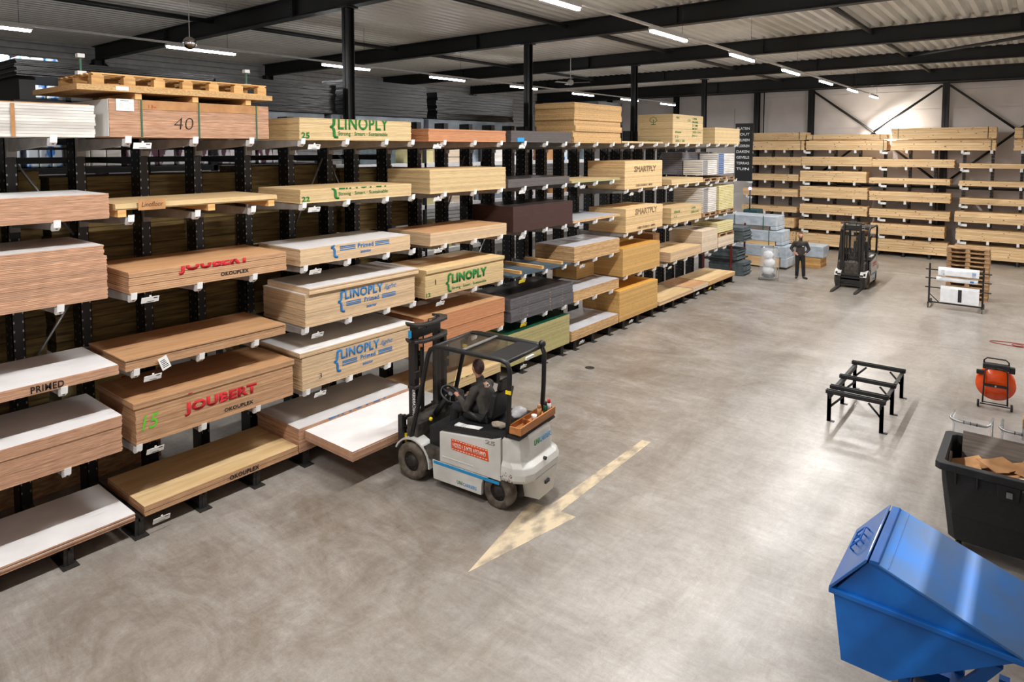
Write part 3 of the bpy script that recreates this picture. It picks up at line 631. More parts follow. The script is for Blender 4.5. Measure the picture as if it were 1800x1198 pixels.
# smartply column
sheets('thin_board', 'single thin pale board on the top level between the two high stacks', 16.3, 18.84, 5.29, 5.34, 1, E_LINOY, T_PALE)
g5 = stack('osb_stack', 'tan OSB stack with outlined SMARTPLY lettering, upper of the two', 16.49, 18.82, 3.98, 4.78, 28, E_TAN, E_OSB, jit=.01)
word(g5, 'SMARTPLY', 17.03, 4.46, 18.38, 4.63, INK, outline=True); word(g5, 'OSB/3 EN300 E1 18MM', 17.13, 4.04, 18.15, 4.10, INK, bold=.0)
g4 = stack('osb_stack', 'tan OSB stack with outlined SMARTPLY lettering, lower of the two', 16.57, 18.88, 2.74, 3.43, 22, E_TAN, T_PALE, jit=.008, gaps=(7, 14))
word(g4, 'SMARTPLY', 17.11, 3.22, 18.49, 3.39, INK, outline=True); word(g4, 'OSB/3 EN300 E1 18MM', 17.24, 2.80, 18.36, 2.87, INK, bold=.0)
stack('chipboard_stack', 'yellow tan chipboard stack on the level above the floor, under the SMARTPLY stacks', 16.42, 18.72, 1.52, 2.31, 26, E_YEL, T_YEL, jit=.003)
stack('chipboard_stack', 'yellow tan chipboard stack on the lowest arms', 16.25, 18.60, .26, 1.13, 26, E_YEL, T_YEL, jit=.003)
stack('chipboard_offcut', 'short chipboard pile set back behind the yellow tan stack', 15.2, 16.1, 1.55, 1.95, 10, E_YEL, E_YEL, x1=-9.9, depth=.8)
# fsc column
h6 = stack('plywood_stack', 'high tan plywood stack with a tree emblem on its end and green codes', 19.51, 21.87, 5.29, 6.22, 36, E_LINOY, T_PALE, jit=.004, gaps=(9, 18, 27))
for s, y, z, ww in (('FSC', 19.75, 6.08, .25), ('EN636', 19.7, 5.62, .42), ('1.2', 19.7, 5.48, .22), ('2051 30', 19.7, 5.35, .7), ('CE', 20.6, 6.02, .22), ('CARB', 21.0, 6.08, .35), ('PHASE', 21.0, 5.97, .45), ('E1 MR', 21.0, 5.86, .45), ('MOIST', 21.0, 5.75, .4), ('2051241', 21.0, 5.64, .7), ('EN 2', 21.0, 5.52, .4)):
    word(h6, s, y, z, y + ww, z + .07, GREEN, bold=.01)
# emblem on the -Y end: checkmark tree in outline
b = MB(rel(h6)); ye = 19.505; P = [(-9.86, 5.96), (-9.95, 6.02), (-9.93, 6.1), (-9.83, 6.14), (-9.73, 6.1), (-9.7, 6.02), (-9.78, 5.96)]
b.path([(x, ye, z) for x, z in P], .008, n=6); b.tube((-9.82, ye, 6.05), (-9.82, ye, 5.9), .008); b.tube((-9.9, ye, 5.9), (-9.74, ye, 5.9), .008)
b.build('tree_emblem', GREEN, h6)
MZ = Matrix(((1, 0, 0, -10.0), (0, 0, -1, 19.505), (0, 1, 0, 5.36), (0, 0, 0, 1)))
text('FACE FRONT', .45, .05, rel(h6) @ MZ, GREEN, h6, bold=0)
stack('plywood_stack', 'smaller tan plywood stack on the top level, farthest along the left racks', 22.94, 25.38, 5.29, 5.88, 24, E_LINOY, T_PALE, jit=.004)
sheets('plywood_sheet', 'tan sheet, thin pile right of the upper SMARTPLY stack', 19.49, 21.96, 3.98, 4.15, 4, E_LINOY, T_PALE, group='thin far pile of tan sheets')
h4 = stack('plywood_stack', 'tan plywood stack with faint green codes right of the lower SMARTPLY stack', 19.49, 21.87, 2.74, 3.24, 14, E_LINOY, T_PALE, gaps=(5, 9))
for s, y, z, ww in (('EN636', 19.7, 3.08, .42), ('1.2', 19.7, 2.92, .2), ('CARB', 21.0, 3.12, .35), ('2051241', 21.0, 2.98, .6)): word(h4, s, y, z, y + ww, z + .07, GREEN, bold=.005)
stack('mdf_stack', 'plain brown fibreboard stack set back on the far rack', 18.95, 19.4, 1.55, 2.45, 30, BROWNM, BROWNM, x1=-9.5, depth=.9, jit=.002)
stack('plywood_stack', 'light plywood stack with striped edge at man height on the far rack', 19.49, 21.9, 1.52, 1.83, 7, E_LINO, T_PALE, gaps=(3,))
sheets('plywood_sheet', 'light plywood sheet lying low on the lowest far arms, nearer pile', 18.75, 21.24, .26, .38, 3, E_LINO, T_PALE, group='low far pile of light sheets')
stack('plywood_stack', 'greyish light plywood pile low between the two pale far piles', 21.3, 22.6, .26, .40, 4, E_PALE, T_TAN, depth=1.3)
stack('osb_stack', 'low tan board pile at the far end of the racks', 22.65, 25.2, .26, .41, 5, E_OSB, T_PALE)
# insulation packs on pallets on the far rack
def inspack(label, y0, y1, z0, z1, x1, dep, n, ms, me, x=None):
    b = MB(); t = (z1 - z0) / n
    for i in range(n):
        b.box(x1 - dep, x1, y0, y1, z0 + i * t + .008, z0 + (i + 1) * t - .004, 0, R.uniform(.9, 1.05)); b.box(x1 - .001, x1 + .003, y0 + .03, y0 + (y1 - y0) * .35, z0 + i * t + .015, z0 + (i + 1) * t - .01, 1)
    b.box(x1 - dep + .01, x1 - .01, y0 + .01, y1 - .01, z0, z1 - .01, 2)
    return b.build('insulation_pack', [me, ms, BLACK], label=label, cat='insulation pack')
inspack('grey foil insulation pack at the back of the far pallet level', 22.0, 24.3, 4.2, 5.0, -9.95, .8, 12, PANELG, PANELG)
inspack('front grey and white insulation pack on the far pallet level', 22.0, 23.3, 4.2, 4.72, -9.2, .7, 8, PANELG, FOAMW)
inspack('blue and white insulation pack on the far pallet level', 23.4, 25.0, 4.2, 4.95, -9.2, .7, 11, PANELB, FOAMW)
inspack('white topped insulation pack standing behind the blue one', 24.4, 25.2, 4.2, 5.0, -9.95, .6, 11, PANELB, FOAMW)
for k, (y, z, L) in enumerate(((22.7, 4.05, 1.3), (24.2, 4.05, 1.6), (22.7, 2.82, 1.2), (24.3, 2.82, 1.5), (24.3, 1.955, 1.5))):
    p = pallet(L, 1.15, 3).build('pallet', PALLET, label='wooden pallet under the insulation on the far rack, %s' % ['upper left', 'upper right', 'middle left', 'middle right', 'under the cream boards'][k], cat='pallet', group='pallets under the insulation packs')
    p.location = (FX - .6, y, z - (.08 if k < 2 else .07)); p.rotation_euler = (0, 0, PI / 2)
inspack('white and grey insulation pack on the middle far level', 22.1, 23.3, 2.88, 3.75, -9.2, 1.1, 13, PANELG, FOAMW)
inspack('cream striped insulation pack at the far end of the middle level', 23.55, 25.0, 2.88, 3.77, -9.2, 1.1, 15, CREAM, CREAM)
stack('white_board_stack', 'solid white board stack on the level above the floor at the far end', 21.95, 23.35, 1.53, 2.27, 24, E_PALE, E_PALE, jit=.002)
stack('white_board_stack', 'low white board pile under the cream boards at the far rack end', 23.45, 25.0, 1.53, 1.88, 10, E_PALE, E_PALE, jit=.002)
inspack('cream yellow boards on a pallet at the lower far rack end', 23.45, 25.0, 2.04, 2.42, -9.2, 1.0, 5, CREAM, CREAM)

# ------------------------------------------------------------------ timber racks in front of the far wall
FY = 36.0
LEVF = [.20, .98, 1.79, 2.61, 3.43, 4.23, 5.02]
XF = [-12.5, -11.55, -10.6, -9.6, -8.4, -7.25, -6.13, -5.06, -4.01, -2.89, -1.82, -.75]
def timber_rack(xs, label):
    r = empty('timber_rack', (xs[0], 37.1, 0), label=label, cat='rack'); T = rel(r); u0 = None
    for x in xs:
        if u0 is None:
            b = MB(); b.box(-.06, .06, 0, .22, 0, 5.5)
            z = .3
            while z < 5.4: b.box(-.045, -.03, -.002, 0, z, z + .03, 1).box(.03, .045, -.002, 0, z, z + .03, 1); z += .15  # pale plates again stand in for bright holes
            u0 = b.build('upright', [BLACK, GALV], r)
            b = MB(); b.box(-.04, .04, -1.12, 0, .02, .18).box(-.08, .08, -1.2, -.9, 0, .02); f0 = b.build('base_arm', DKMETAL, r)
        else:
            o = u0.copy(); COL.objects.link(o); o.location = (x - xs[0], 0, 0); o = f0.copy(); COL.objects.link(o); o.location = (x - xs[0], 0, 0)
        for k, L in enumerate(LEVF[1:]):
            if x == xs[0] and k == 0:
                b = MB(); b.prism([(0, 0), (0, -.16), (-1.08, -.08), (-1.12, 0)], 'x', -.03, .03); a0 = a = b.build('arm', ARM, r)
                b = MB(); b.prism([(-1.10, .002), (-1.10, -.11), (-1.16, -.12), (-1.17, .03), (-1.155, .03), (-1.15, .002)], 'x', -.05, .05); c0 = b.build('end_cap', CAP, a0)
            else:
                a = a0.copy(); COL.objects.link(a); c = c0.copy(); COL.objects.link(c); c.parent = a
            a.location = (x - xs[0], 0, L)
    for k, L in enumerate(LEVF[1:]):
        b = MB(T); x = xs[0] + .15; b.box(x - .13, x + .13, FY - .03, FY - .02, L - .16, L - .05); b.build('label_card', PAPER, r)
    return r
timber_rack(XF[:3], 'black cantilever rack of pine timber at the far wall, left section')
timber_rack(XF[3:6], 'black cantilever rack of pine timber at the far wall, second section from the left')
timber_rack(XF[6:9], 'black cantilever rack of pine timber at the far wall, third section from the left')
timber_rack(XF[9:], 'black cantilever rack of pine timber at the far wall, right section')
def timber(label, x0, x1, z0, z1, y0=FY, dep=1.0, ph=.055, two=False, strap=(), jag=.014):
    b = MB(); n = max(2, round((z1 - z0) / ph)); t = (z1 - z0) / n; m = 3 if x1 - x0 > 2.6 else 2
    for i in range(n):
        s = R.uniform(.8, 1.08); jl = R.uniform(-jag, jag); jr = R.uniform(-jag, jag); cuts = [x0 + jl, x1 + jr]
        dy = R.uniform(-.008, .008)
        b.box(cuts[0], cuts[1], y0 + dy, y0 + dep, z0 + i * t + .004, z0 + (i + 1) * t - .002, 0, s)
        for k in range(3):
            if R.random() < .7:
                x = R.uniform(x0 + .1, x1 - .1); b.box(x, x + .05, y0 + dy - .001, y0 + dy, z0 + i * t + t * .35, z0 + i * t + t * .7, 1)
    o = b.build('timber_pack', [PINE, MATS['knot']], label=label, cat='timber', group='timber packs at the far wall')
    for x in strap:
        b = MB(rel(o)); b.box(x - .012, x + .012, y0 - .02, y0 - .012, z0 - .004, z1 + .02); b.build('strap', MATS['strap_black'], o)
    return o
mat('knot', (150, 104, 62), (130, 86, 50), rough=.7)
lv = ['lowest level', 'second level up', 'third level up', 'fourth level up', 'fifth level up', 'sixth level up', 'top level', 'lying on the top level packs']
cn = ['leftmost column', 'second column from the left', 'third column from the left', 'rightmost column']
PK = [
 [(-10.62, -9.94, .20, .79, 0), (-10.85, -10.04, 1.0, 1.5, 1), (-12.78, -9.94, 1.80, 2.08, 2), (-12.73, -9.92, 2.62, 3.01, 3), (-12.52, -9.90, 3.44, 3.78, 4), (-12.49, -9.77, 4.25, 4.68, 5), (-12.51, -9.65, 5.04, 5.50, 6), (-12.52, -9.59, 5.56, 5.95, 7)],
 [(-9.91, -6.57, .20, .79, 0), (-9.80, -6.72, 1.0, 1.45, 1), (-9.78, -6.65, 1.81, 2.28, 2), (-9.79, -6.67, 2.63, 3.2, 3), (-9.81, -6.74, 3.45, 3.99, 4), (-9.75, -6.51, 4.25, 4.71, 5), (-9.55, -5.90, 5.04, 5.50, 6), (-9.53, -5.90, 5.57, 5.82, 7)],
 [(-6.43, -3.30, .20, .79, 0), (-6.49, -3.45, 1.0, 1.52, 1), (-6.55, -3.28, 1.81, 2.22, 2), (-6.58, -3.28, 2.63, 3.07, 3), (-6.60, -3.31, 3.45, 3.72, 4), (-6.50, -3.18, 4.25, 4.62, 5), (-5.72, -1.70, 5.04, 5.50, 6), (-5.74, -1.68, 5.57, 6.08, 7)],
 [(-3.05, 1.2, .20, .79, 0), (-3.02, 1.2, 1.0, 1.50, 1), (-3.09, 1.2, 1.81, 2.28, 2), (-2.91, 1.2, 2.63, 2.90, 3), (-2.98, 1.2, 3.45, 3.68, 4), (-2.99, 1.2, 4.25, 4.46, 5), (-1.05, 2., 5.04, 5.50, 6), (-1.05, 2., 5.57, 6.02, 7)]]
for ci, col in enumerate(PK):
    for x0, x1, z0, z1, l in col:
        timber('pine pack, far wall, %s, %s' % (cn[ci], lv[l]), x0, x1, z0, z1, strap=((x0 + .3, x1 - .3) if l == 7 else ((x1 - .15,) if l == 6 else ())), ph=.06 if l % 2 else .11)
        if l == 7:
            MB().box(x0 + .1, x1 - .1, FY + .1, FY + .2, 5.505, 5.555).box(x0 + .1, x1 - .1, FY + .7, FY + .8, 5.505, 5.555).build('spacer_batten', PINE2, label='spacer battens under the topmost pack, %s at the far wall' % cn[ci], cat='batten')

# ------------------------------------------------------------------ goods behind the left racks
def cargo(name, label, x0, x1, y0, y1, z0, z1, ms, n=1, cat='goods', group=None, jit=.01, cols=1, bev=0):
    b = MB(); t = (z1 - z0) / n
    for i in range(n):
        for j in range(cols):
            w_ = (y1 - y0) / cols
            b.box(x0 + R.uniform(-jit, jit), x1 + R.uniform(-jit, jit), y0 + j * w_ + R.uniform(0, jit), y0 + (j + 1) * w_ - R.uniform(0, jit), z0 + i * t + .002, z0 + (i + 1) * t - .002 if n > 1 else z1, 0, R.uniform(.75, 1.1))
    return b.build(name, ms, label=label, cat=cat, group=group, bev=bev)
# back arms of the double sided rack
r = empty('back_rack', (-11.2, 2.75, 0), label='arms and beams of the dark rack behind the left racks, carrying treated timber', cat='rack'); T = rel(r)
for y in (1.2, 2.75, 4.43, 6.13, 7.83, 9.3):
    for z in (1.15, 2.1, 3.4, 5.0):
        MB(T).box(-12.45, -11.12, y - .04, y + .04, z - .1, z).build('arm', BLACK, r)
for z in (5.0,): MB(T).box(-12.55, -12.46, 1.0, 10.4, z - .1, z + .0).build('edge_beam', BLACK, r)
for y in (2.0, 5.2, 8.8): MB(T).box(-12.6, -12.5, y - .05, y + .05, 0, 5.0).build('post', BLACK, r)
k = 0
for zi, (z0, z1, nn) in enumerate(((3.41, 4.82, 12), (2.11, 3.25, 11), (1.16, 2.0, 9))):
    for yi, (y0, y1) in enumerate(((.3, 3.2), (3.3, 6.25), (6.4, 8.3), (8.4, 10.3))):
        if zi == 2 and yi == 1: continue
        cargo('treated_timber_pack', 'dark greenish treated timber pack behind the left racks, %s, %s' % (['upper level', 'middle level', 'lower level'][zi], ['left edge', 'left of middle', 'right of middle', 'right end'][yi]),
              -12.35 + .05 * yi, -11.22, y0, y1, z0, z1 - .1 * (yi % 2), OLIVE, n=nn, cat='timber', group='treated timber packs', jit=.02)
o = cargo('chipboard_stack', 'pale chipboard pack with red printed marks seen through the left racks', -12.2, -11.25, 3.35, 4.9, 1.16, 1.75, E_GRN, n=4, cat='board stack')
b = MB(rel(o))
for y in (4.2, 4.5, 4.75): b.box(-11.239, -11.235, y - .03, y + .03, 1.3, 1.55).box(-11.239, -11.234, y - .04, y + .04, 1.22, 1.3)
b.build('printed_marks', RED, o)
stack('white_panel_stack', 'white topped panel pile behind the left racks near the floor', 1.0, 5.0, .5, .62, 3, E_PALE, T_GREY, x1=-11.3, depth=1.1)
MB().box(-12.4, -11.4, 1.2, 4.8, .0, .498).build('low_platform', PALLET, label='timber frame under the white topped panel pile behind the racks', cat='frame')
for k, y in enumerate((6.4, 9.0)):
    p = pallet(1.2, .8, 3).build('pallet', PALLET, label='empty pallet on the floor behind the left racks, %s' % ['nearer', 'farther'][k], cat='pallet', group='pallets behind the racks'); p.location = (-13.2, y, 0)
MB().box(-12.5, -11.15, 2.9, 21.0, 5.12, 5.16).build('shelf_board', BLACK, label='dark shelf board on top of the treated timber rack', cat='shelf')
# tarpaulin wrapped packs and black plastic wrapped sheets on the very top
for k, (y0, y1) in enumerate(((6.2, 8.3), (8.45, 11.1), (11.25, 14.4))):
    cargo('wrapped_pack', 'grey tarpaulin wrapped pack behind the top level, %s' % ['left', 'middle', 'right'][k], -12.5, -11.56, y0, y1, 5.165, 5.85, WRAPG, cat='pack', group='grey wrapped packs', bev=.03)
for k, (y0, y1, z0, z1, x0, x1) in enumerate(((3.0, 5.9, 6.18, 6.42, -13.0, -11.4), (6.0, 8.6, 5.86, 6.45, -12.5, -11.58), (8.9, 11.2, 5.86, 6.62, -12.5, -11.56), (11.5, 14.5, 5.86, 6.5, -12.5, -11.56), (19.0, 20.6, 5.165, 6.7, -12.5, -11.56))):
    cargo('black_wrapped_stack', 'black plastic wrapped sheet stack on top behind the racks, %s' % ['over the long pallet', 'behind the near column', 'right of the near column', 'before the second column', 'beyond the high OSB stack'][k], x0, x1, y0, y1, z0, z1, [WRAPB], n=10, cat='pack', group='black wrapped stacks', jit=.03)
MB().box(-12.9, -11.6, 3.1, 3.3, 5.85, 6.175).box(-12.9, -11.6, 5.5, 5.7, 5.85, 6.175).box(-13, -11.5, 3.0, 5.8, 5.2, 5.84).build('bearer_stack', BEAM, label='dark bearers under the black wrapped stack above the long pallet', cat='bearer')
for k, y in enumerate((3.24, 5.5)):
    b = MB(); b.box(FX - .55, FX - .45, y - .05, y + .05, 6.083, 6.13).box(FX - .51, FX - .49, y - .012, y + .012, 6.13, 6.3, 1).box(FX - .54, FX - .46, y - .04, y + .04, 6.3, 6.35)
    b.build('strap_bracket', [PAPER, MATS['strap_green']], label='small pale bracket with green strap standing on the long pallet, %s end' % ['left', 'right'][k], cat='bracket', group='brackets on the long pallet')
# bottle and bag pallets on the wall-side shelf
BOT = mat('bottled_goods', (206, 214, 222), (60, 120, 190), rough=.25, scale=(2, 6, 3), det=2, lo=.42, hi=.5, bump=.3)
BAGP = mat('purple_printed_bags', (226, 220, 224), (92, 60, 76), rough=.4, scale=(3, 9, 3), det=2, lo=.44, hi=.52, bump=.4)
r = empty('goods_shelf', (-15.3, 2.0, 0), label='dark pallet shelving behind the treated timber with bottled goods', cat='shelving'); T = rel(r)
for z in (4.75, 6.1): MB(T).box(-15.4, -15.3, 1.0, 11.0, z - .12, z).box(-16.5, -15.4, 1.0, 11.0, z - .04, z).build('shelf_beam', BEAM, r)
for y in (1.0, 4.9, 7.9, 11.): MB(T).box(-15.45, -15.3, y - .05, y + .05, 0, 6.6).build('post', BEAM, r)
for k, (y0, y1, z, h, m_) in enumerate(((3.1, 4.1, 4.76, .8, BOT), (4.2, 4.82, 4.76, .8, BOT), (5.0, 5.9, 4.76, .7, FOAMW), (6.0, 7.0, 4.76, .9, BAGP), (7.1, 7.8, 4.76, .9, BAGP), (8.0, 9.0, 4.76, .9, BAGP), (9.1, 10.2, 4.76, .9, BAGP), (3.0, 4.0, 6.11, .8, BOT), (4.1, 4.8, 6.11, .8, BOT))):
    cargo('shrink_wrapped_goods', 'shrink wrapped goods on the shelf behind the racks, %s' % ['blue labels at the left', 'blue labels, second', 'plain white', 'purple print, first', 'purple print, second', 'purple print, third', 'purple print, last', 'upper left edge', 'upper left, second'][k], -16.4, -15.42, y0, y1, z, z + h, m_, cat='goods', group='shrink wrapped goods', cols=3, bev=.03)
# pale shelving farther back, seen between the uprights
r = empty('white_shelving', (-16, 13, 0), label='pale beamed pallet shelving seen through the middle of the left racks', cat='shelving'); T = rel(r)
WB = mat('white_shelf_beam', (222, 222, 224), (210, 210, 212), rough=.45)
for z in (1.7, 3.25, 4.65): MB(T).box(-16.05, -16.0, 12.6, 27, z - .14, z).box(-17.1, -16.05, 12.6, 27, z - .04, z).build('shelf_beam', WB, r)
for y in (12.6, 15.4, 18.2, 21, 24, 27): MB(T).box(-16.1, -16.0, y - .05, y + .05, 0, 5.6).build('post', BEAM, r)
GC = [('blue and white film', BOT), ('cream paper', FOAMW), ('pale yellow boxes', CREAM), ('brown cartons', CARD), ('grey film', WRAPG), ('slate panels', SLATG), ('purple print', BAGP), ('pale boards', E_PALE)]
k = 0
for zi, z in enumerate((0.0, 1.705, 3.255, 4.655)):
    y = 12.8
    while y < 26:
        ww = R.choice((1.0, 1.2, 1.5)); h = R.uniform(.55, 1.05); g = GC[(k * 5 + zi * 3) % 8]
        cargo('pallet_goods', '%s on the pale shelving, %s, %.0f metres along' % (g[0] + ' goods', ['on the floor', 'second tier', 'third tier', 'top tier'][zi], y), -17.0, -16.13, y, y + ww - .08, z, z + h, g[1], n=R.choice((1, 2, 4)), cat='goods', group='goods on the pale shelving', bev=0)
        k += 1; y += ww + R.uniform(.05, .5)
# standing boards and low goods between the far racks and the far wall
r = empty('red_rack', (-10.9, 26.3, 0), label='small dark red steel rack with slate grey boards at the end of the racks', cat='rack'); T = rel(r)
RDM = mat('dark_red_steel', (120, 34, 28), (96, 26, 22), rough=.5)
for x in (-10.9, -9.75):
    for y in (26.35, 27.9): MB(T).box(x - .03, x + .03, y - .03, y + .03, 0, 2.0).build('post', RDM, r)
for z in (.62, 1.38): MB(T).box(-10.95, -9.6, 26.4, 27.9, z - .05, z).build('shelf', DKMETAL, r)
def slats(label, x0, x1, y0, y1, z0, z1, n):
    b = MB(); t = (z1 - z0) / n
    for i in range(n): b.box(x0 + R.uniform(-.03, .03), x1 + R.uniform(-.05, .05), y0 + R.uniform(-.02, .02), y1, z0 + i * t + .006, z0 + (i + 1) * t - .004, 0, R.uniform(.8, 1.1))
    return b.build('decking_stack', [SLATG], label=label, cat='board stack', group='slate grey decking stacks')
slats('slate grey decking boards on the floor beside the bag stand', -10.7, -9.25, 26.45, 27.3, 0.02, .56, 9)
slats('slate grey decking boards on the middle level of the small red rack', -10.7, -9.55, 26.45, 27.4, .63, 1.05, 7)
slats('slate grey decking boards on top of the small red rack', -10.5, -9.3, 26.45, 27.4, 1.39, 1.95, 9)
for k, (x0, x1, z, hb, hw, y) in enumerate(((-11.4, -8.35, .06, .42, .5, 29.0), (-11.4, -8.55, .985, .16, .47, 29.0), (-11.4, -8.8, 1.62, .17, .44, 29.0))):
    nm = ['lowest', 'middle', 'topmost'][k]
    t = empty('wrapped_timber', ((x0 + x1) / 2, y + .5, z), label='silver wrapped timber bundle behind the bag stand, %s of three' % nm, cat='timber', group='silver wrapped timber bundles'); T = rel(t)
    MB(T).box(x0, x1 - .3, y + .02, y + 1.1, z, z + hb).build('timber', PINE if k < 2 else GREYB, t)
    MB(T).box(x0 - .05, x1, y, y + 1.12, z + hb + .002, z + hb + hw).box(x1 - .26, x1 + .02, y, y + 1.12, z + .02, z + hb).build('film', FOIL, t, bev=.03)
    for xx in (x1 - .55, x1 - 1.8): MB(T).box(xx - .015, xx + .015, y - .015, y - .005, z, z + hb + hw + .01).build('strap', MATS['strap_green'], t)
for k, x in enumerate((-11.0, -9.0)):
    MB().box(x - .05, x + .05, 29.05, 30.05, 0, .058).build('bearer', PINE2, label='timber bearer under the silver wrapped bundles, %s' % ['left', 'right'][k], cat='batten', group='bearers under the wrapped bundles')
o = cargo('film_pack', 'white film covered pack right behind the standing man', -8.2, -7.2, 30.2, 31.2, .45, .95, FOIL, cat='pack', bev=.03)
cargo('timber_pack', 'low pine pack under the white film covered pack', -8.2, -7.3, 30.2, 31.2, 0.0, .44, PINE2, n=4, cat='timber')
# black banner with white words, blue lamp
t = empty('banner', (-11.0, 31.2, 3.6), label='tall black banner with white lines of words hanging beyond the racks', cat='sign')
MB().box(-.45, .38, -.01, .01, 0, 2.7).build('cloth', BEAM, t)
for k, s in enumerate(('PLATEN', 'HOUT', 'DEUREN', 'VLOEREN', 'DAKEN', 'GEVELS', 'TERRAS', 'TUIN')):
    text(s, .6, .12, Matrix(((1, 0, 0, -.38), (0, 0, -1, -.012), (0, 1, 0, 2.4 - .27 * k), (0, 0, 0, 1))), WHT, t)
MB().tube((-.5, 0, -.2), (-.5, 0, 3.4), .012).build('pole', CHROME, t)
t = empty('blue_lamp', (-10.6, 30.9, 0), label='small glowing blue lamp on a dark machine beyond the racks', cat='lamp')
MB().sphere((0, 0, 3.28), .07).build('bulb', mat('blue_glow', (90, 90, 255), emit=((.15, .15, 1, 1), 25), shade=False), t)
MB().tube((0, 0, 2.3), (0, 0, 3.22), .03).build('pole', DKMETAL, t); MB().box(-.3, .35, 0, .8, 0, 2.3).build('cabinet', mat('dark_teal', (24, 70, 74)), t, bev=.03)

# ------------------------------------------------------------------ forklifts
def ring_loft(b, rings, mi=0):
    V = [[b.v(*p) for p in r] for r in rings]; n = len(V[0])
    for A, B in zip(V, V[1:]):
        for k in range(n): b._f([A[k], A[(k + 1) % n], B[(k + 1) % n], B[k]], mi, 1.)
    b._f(V[0][::-1], mi, 1.); b._f(V[-1], mi, 1.)
def forklift(loc, rz, label, forkz, near):
    t = empty('forklift', loc, rz, label=label, cat='forklift')
    b = MB(); b.box(-1.7, .28, -.38, .38, .16, .42).box(-1.68, -.3, -.44, .44, .2, .9); b.build('chassis', PLAS, t)
    for s in (1, -1):
        y0, y1 = (.46, .53) if s > 0 else (-.53, -.46)
        b = MB(); b.prism([(-.57, .445), (-1.68, .445), (-1.68, 1.07), (-1.5, 1.0), (-.57, .90)], 'y', y0, y1)
        b.prism([(-.62, .52), (-1.2, .52), (-1.2, .545), (-.62, .545)], 'y', y0 - .002 if s < 0 else y1 - .01, y0 + .01 if s < 0 else y1 + .004)
        pn = b.build('side_panel', TRUCKW, t, bev=.012)
        b = MB(); b.prism([(-.44, .14), (-1.34, .14), (-1.345, .30), (-1.38, .40), (-1.47, .435), (-.42, .435)], 'y', y0, y1); b.build('sill', TRUCKW, t, bev=.01)
        b = MB(); b.box(-1.66, -.45, y1 if s > 0 else y0 - .003, y1 + .003 if s > 0 else y0, .385, .43); b.build('blue_stripe', SKYB, t)
        # fender
        b = MB(); P = [(math.cos(a) * .37, .29 + math.sin(a) * .37) for a in [math.radians(q) for q in range(25, 186, 16)]]; Q = [(math.cos(a) * .345, .29 + math.sin(a) * .345) for a in [math.radians(q) for q in range(25, 186, 16)]][::-1]
        b.prism(P + Q, 'y', .32 if s > 0 else -.54, .54 if s > 0 else -.32); b.build('fender', TRUCKW, t)
        b = MB(); b.prism([(-.34, .42), (-.56, .42), (-.56, .60), (-.3, .62), (-.24, .58)], 'y', .30 if s > 0 else -.52, .52 if s > 0 else -.30); b.build('step', MATB, t)
        for x, r_, w_, yc in ((0, .29, .2, .45), (-1.60, .245, .17, .41)):
            wh = MB(); c = (x, s * yc, r_ + .001); h = w_ / 2
            wh.lathe([(r_ * .55, -h), (r_ * .9, -h), (r_, -h * .75), (r_, h * .75), (r_ * .9, h), (r_ * .55, h), (r_ * .55, -h)], c, 'y', 28)
            for k in range(18):
                a = 2 * PI * k / 18
                wh.T = Matrix.Translation(c) @ Matrix.Rotation(a, 4, 'Y'); wh.box(r_ - .004, r_ + .0005, -h * .8, h * .8, -.012, .012)
            wo = wh.build('wheel', RUB, t); wb = MB()
            wb.lathe([(.02, -h * .6), (r_ * .54, -h * .7), (r_ * .56, -h * .5), (r_ * .56, h * .5), (r_ * .54, h * .7), (r_ * .36, h * .45), (r_ * .3, h * .85), (.03, h * .95)] if s > 0 else [(.03, -h * .95), (r_ * .3, -h * .85), (r_ * .36, -h * .45), (r_ * .54, -h * .7), (r_ * .56, -h * .5), (r_ * .56, h * .5), (r_ * .54, h * .7), (.02, h * .6)], c, 'y', 20)
            for k in range(6):
                a = 2 * PI * k / 6; px, pz = math.cos(a) * r_ * .42, math.sin(a) * r_ * .42; wb.tube((c[0] + px, c[1] + s * h * .4, c[2] + pz), (c[0] + px, c[1] + s * h * .75, c[2] + pz), .013, n=6)
            wb.build('rim', DKMETAL, wo)
    # counterweight
    def outl(w_, xr, z): return [(-1.69, w_, z), (xr + .2, w_, z), (xr + .07, w_ - .07, z), (xr, w_ - .22, z), (xr, -w_ + .22, z), (xr + .07, -w_ + .07, z), (xr + .2, -w_, z), (-1.69, -w_, z)]
    b = MB(); ring_loft(b, [outl(.53, -2.10, .47), outl(.545, -2.13, .52), outl(.545, -2.13, .60), outl(.535, -2.10, .68), outl(.50, -2.03, .74), outl(.50, -2.0, 1.05), outl(.49, -1.98, 1.10)])
    b.hull([(x, y, z) for x, y in ((-1.88, .24), (-1.88, -.24), (-2.12, .2), (-2.12, -.2)) for z in (.16,)] + [(x, y, z) for x, y in ((-1.82, .32), (-1.82, -.32), (-2.13, .3), (-2.13, -.3)) for z in (.5,)])
    cw = b.build('counterweight', TRUCKW, t, bev=.012)
    b = MB(); b.box(-2.15, -2.12, -.05, .06, .34, .38).tube((-2.09, .02, .70), (-2.13, .02, .70), .025).box(-1.9, -1.4, -.3, .3, .18, .45).tube((-1.6, -.32, .245), (-1.6, .32, .245), .05); b.build('drawbar', DKMETAL, t)
    b = MB()
    for k in range(14):
        q = R.uniform(-1.95, -1.7); zq = R.uniform(.48, .6); b.box(q, q + R.uniform(.01, .03), .5445, .5465, zq, zq + R.uniform(.006, .02))
    b.build('scratches', mat('rusty_scrape', (132, 84, 66), (96, 60, 50), rough=.8), cw)
    # hood, seat, cowl
    b = MB(); b.hull([(x, y, z) for y in (-.5, .5) for x, z in ((-.58, .905), (-.58, .97), (-.66, 1.01), (-1.72, 1.12), (-1.72, 1.04))]); b.build('battery_hood', PLAS, t, bev=.02)
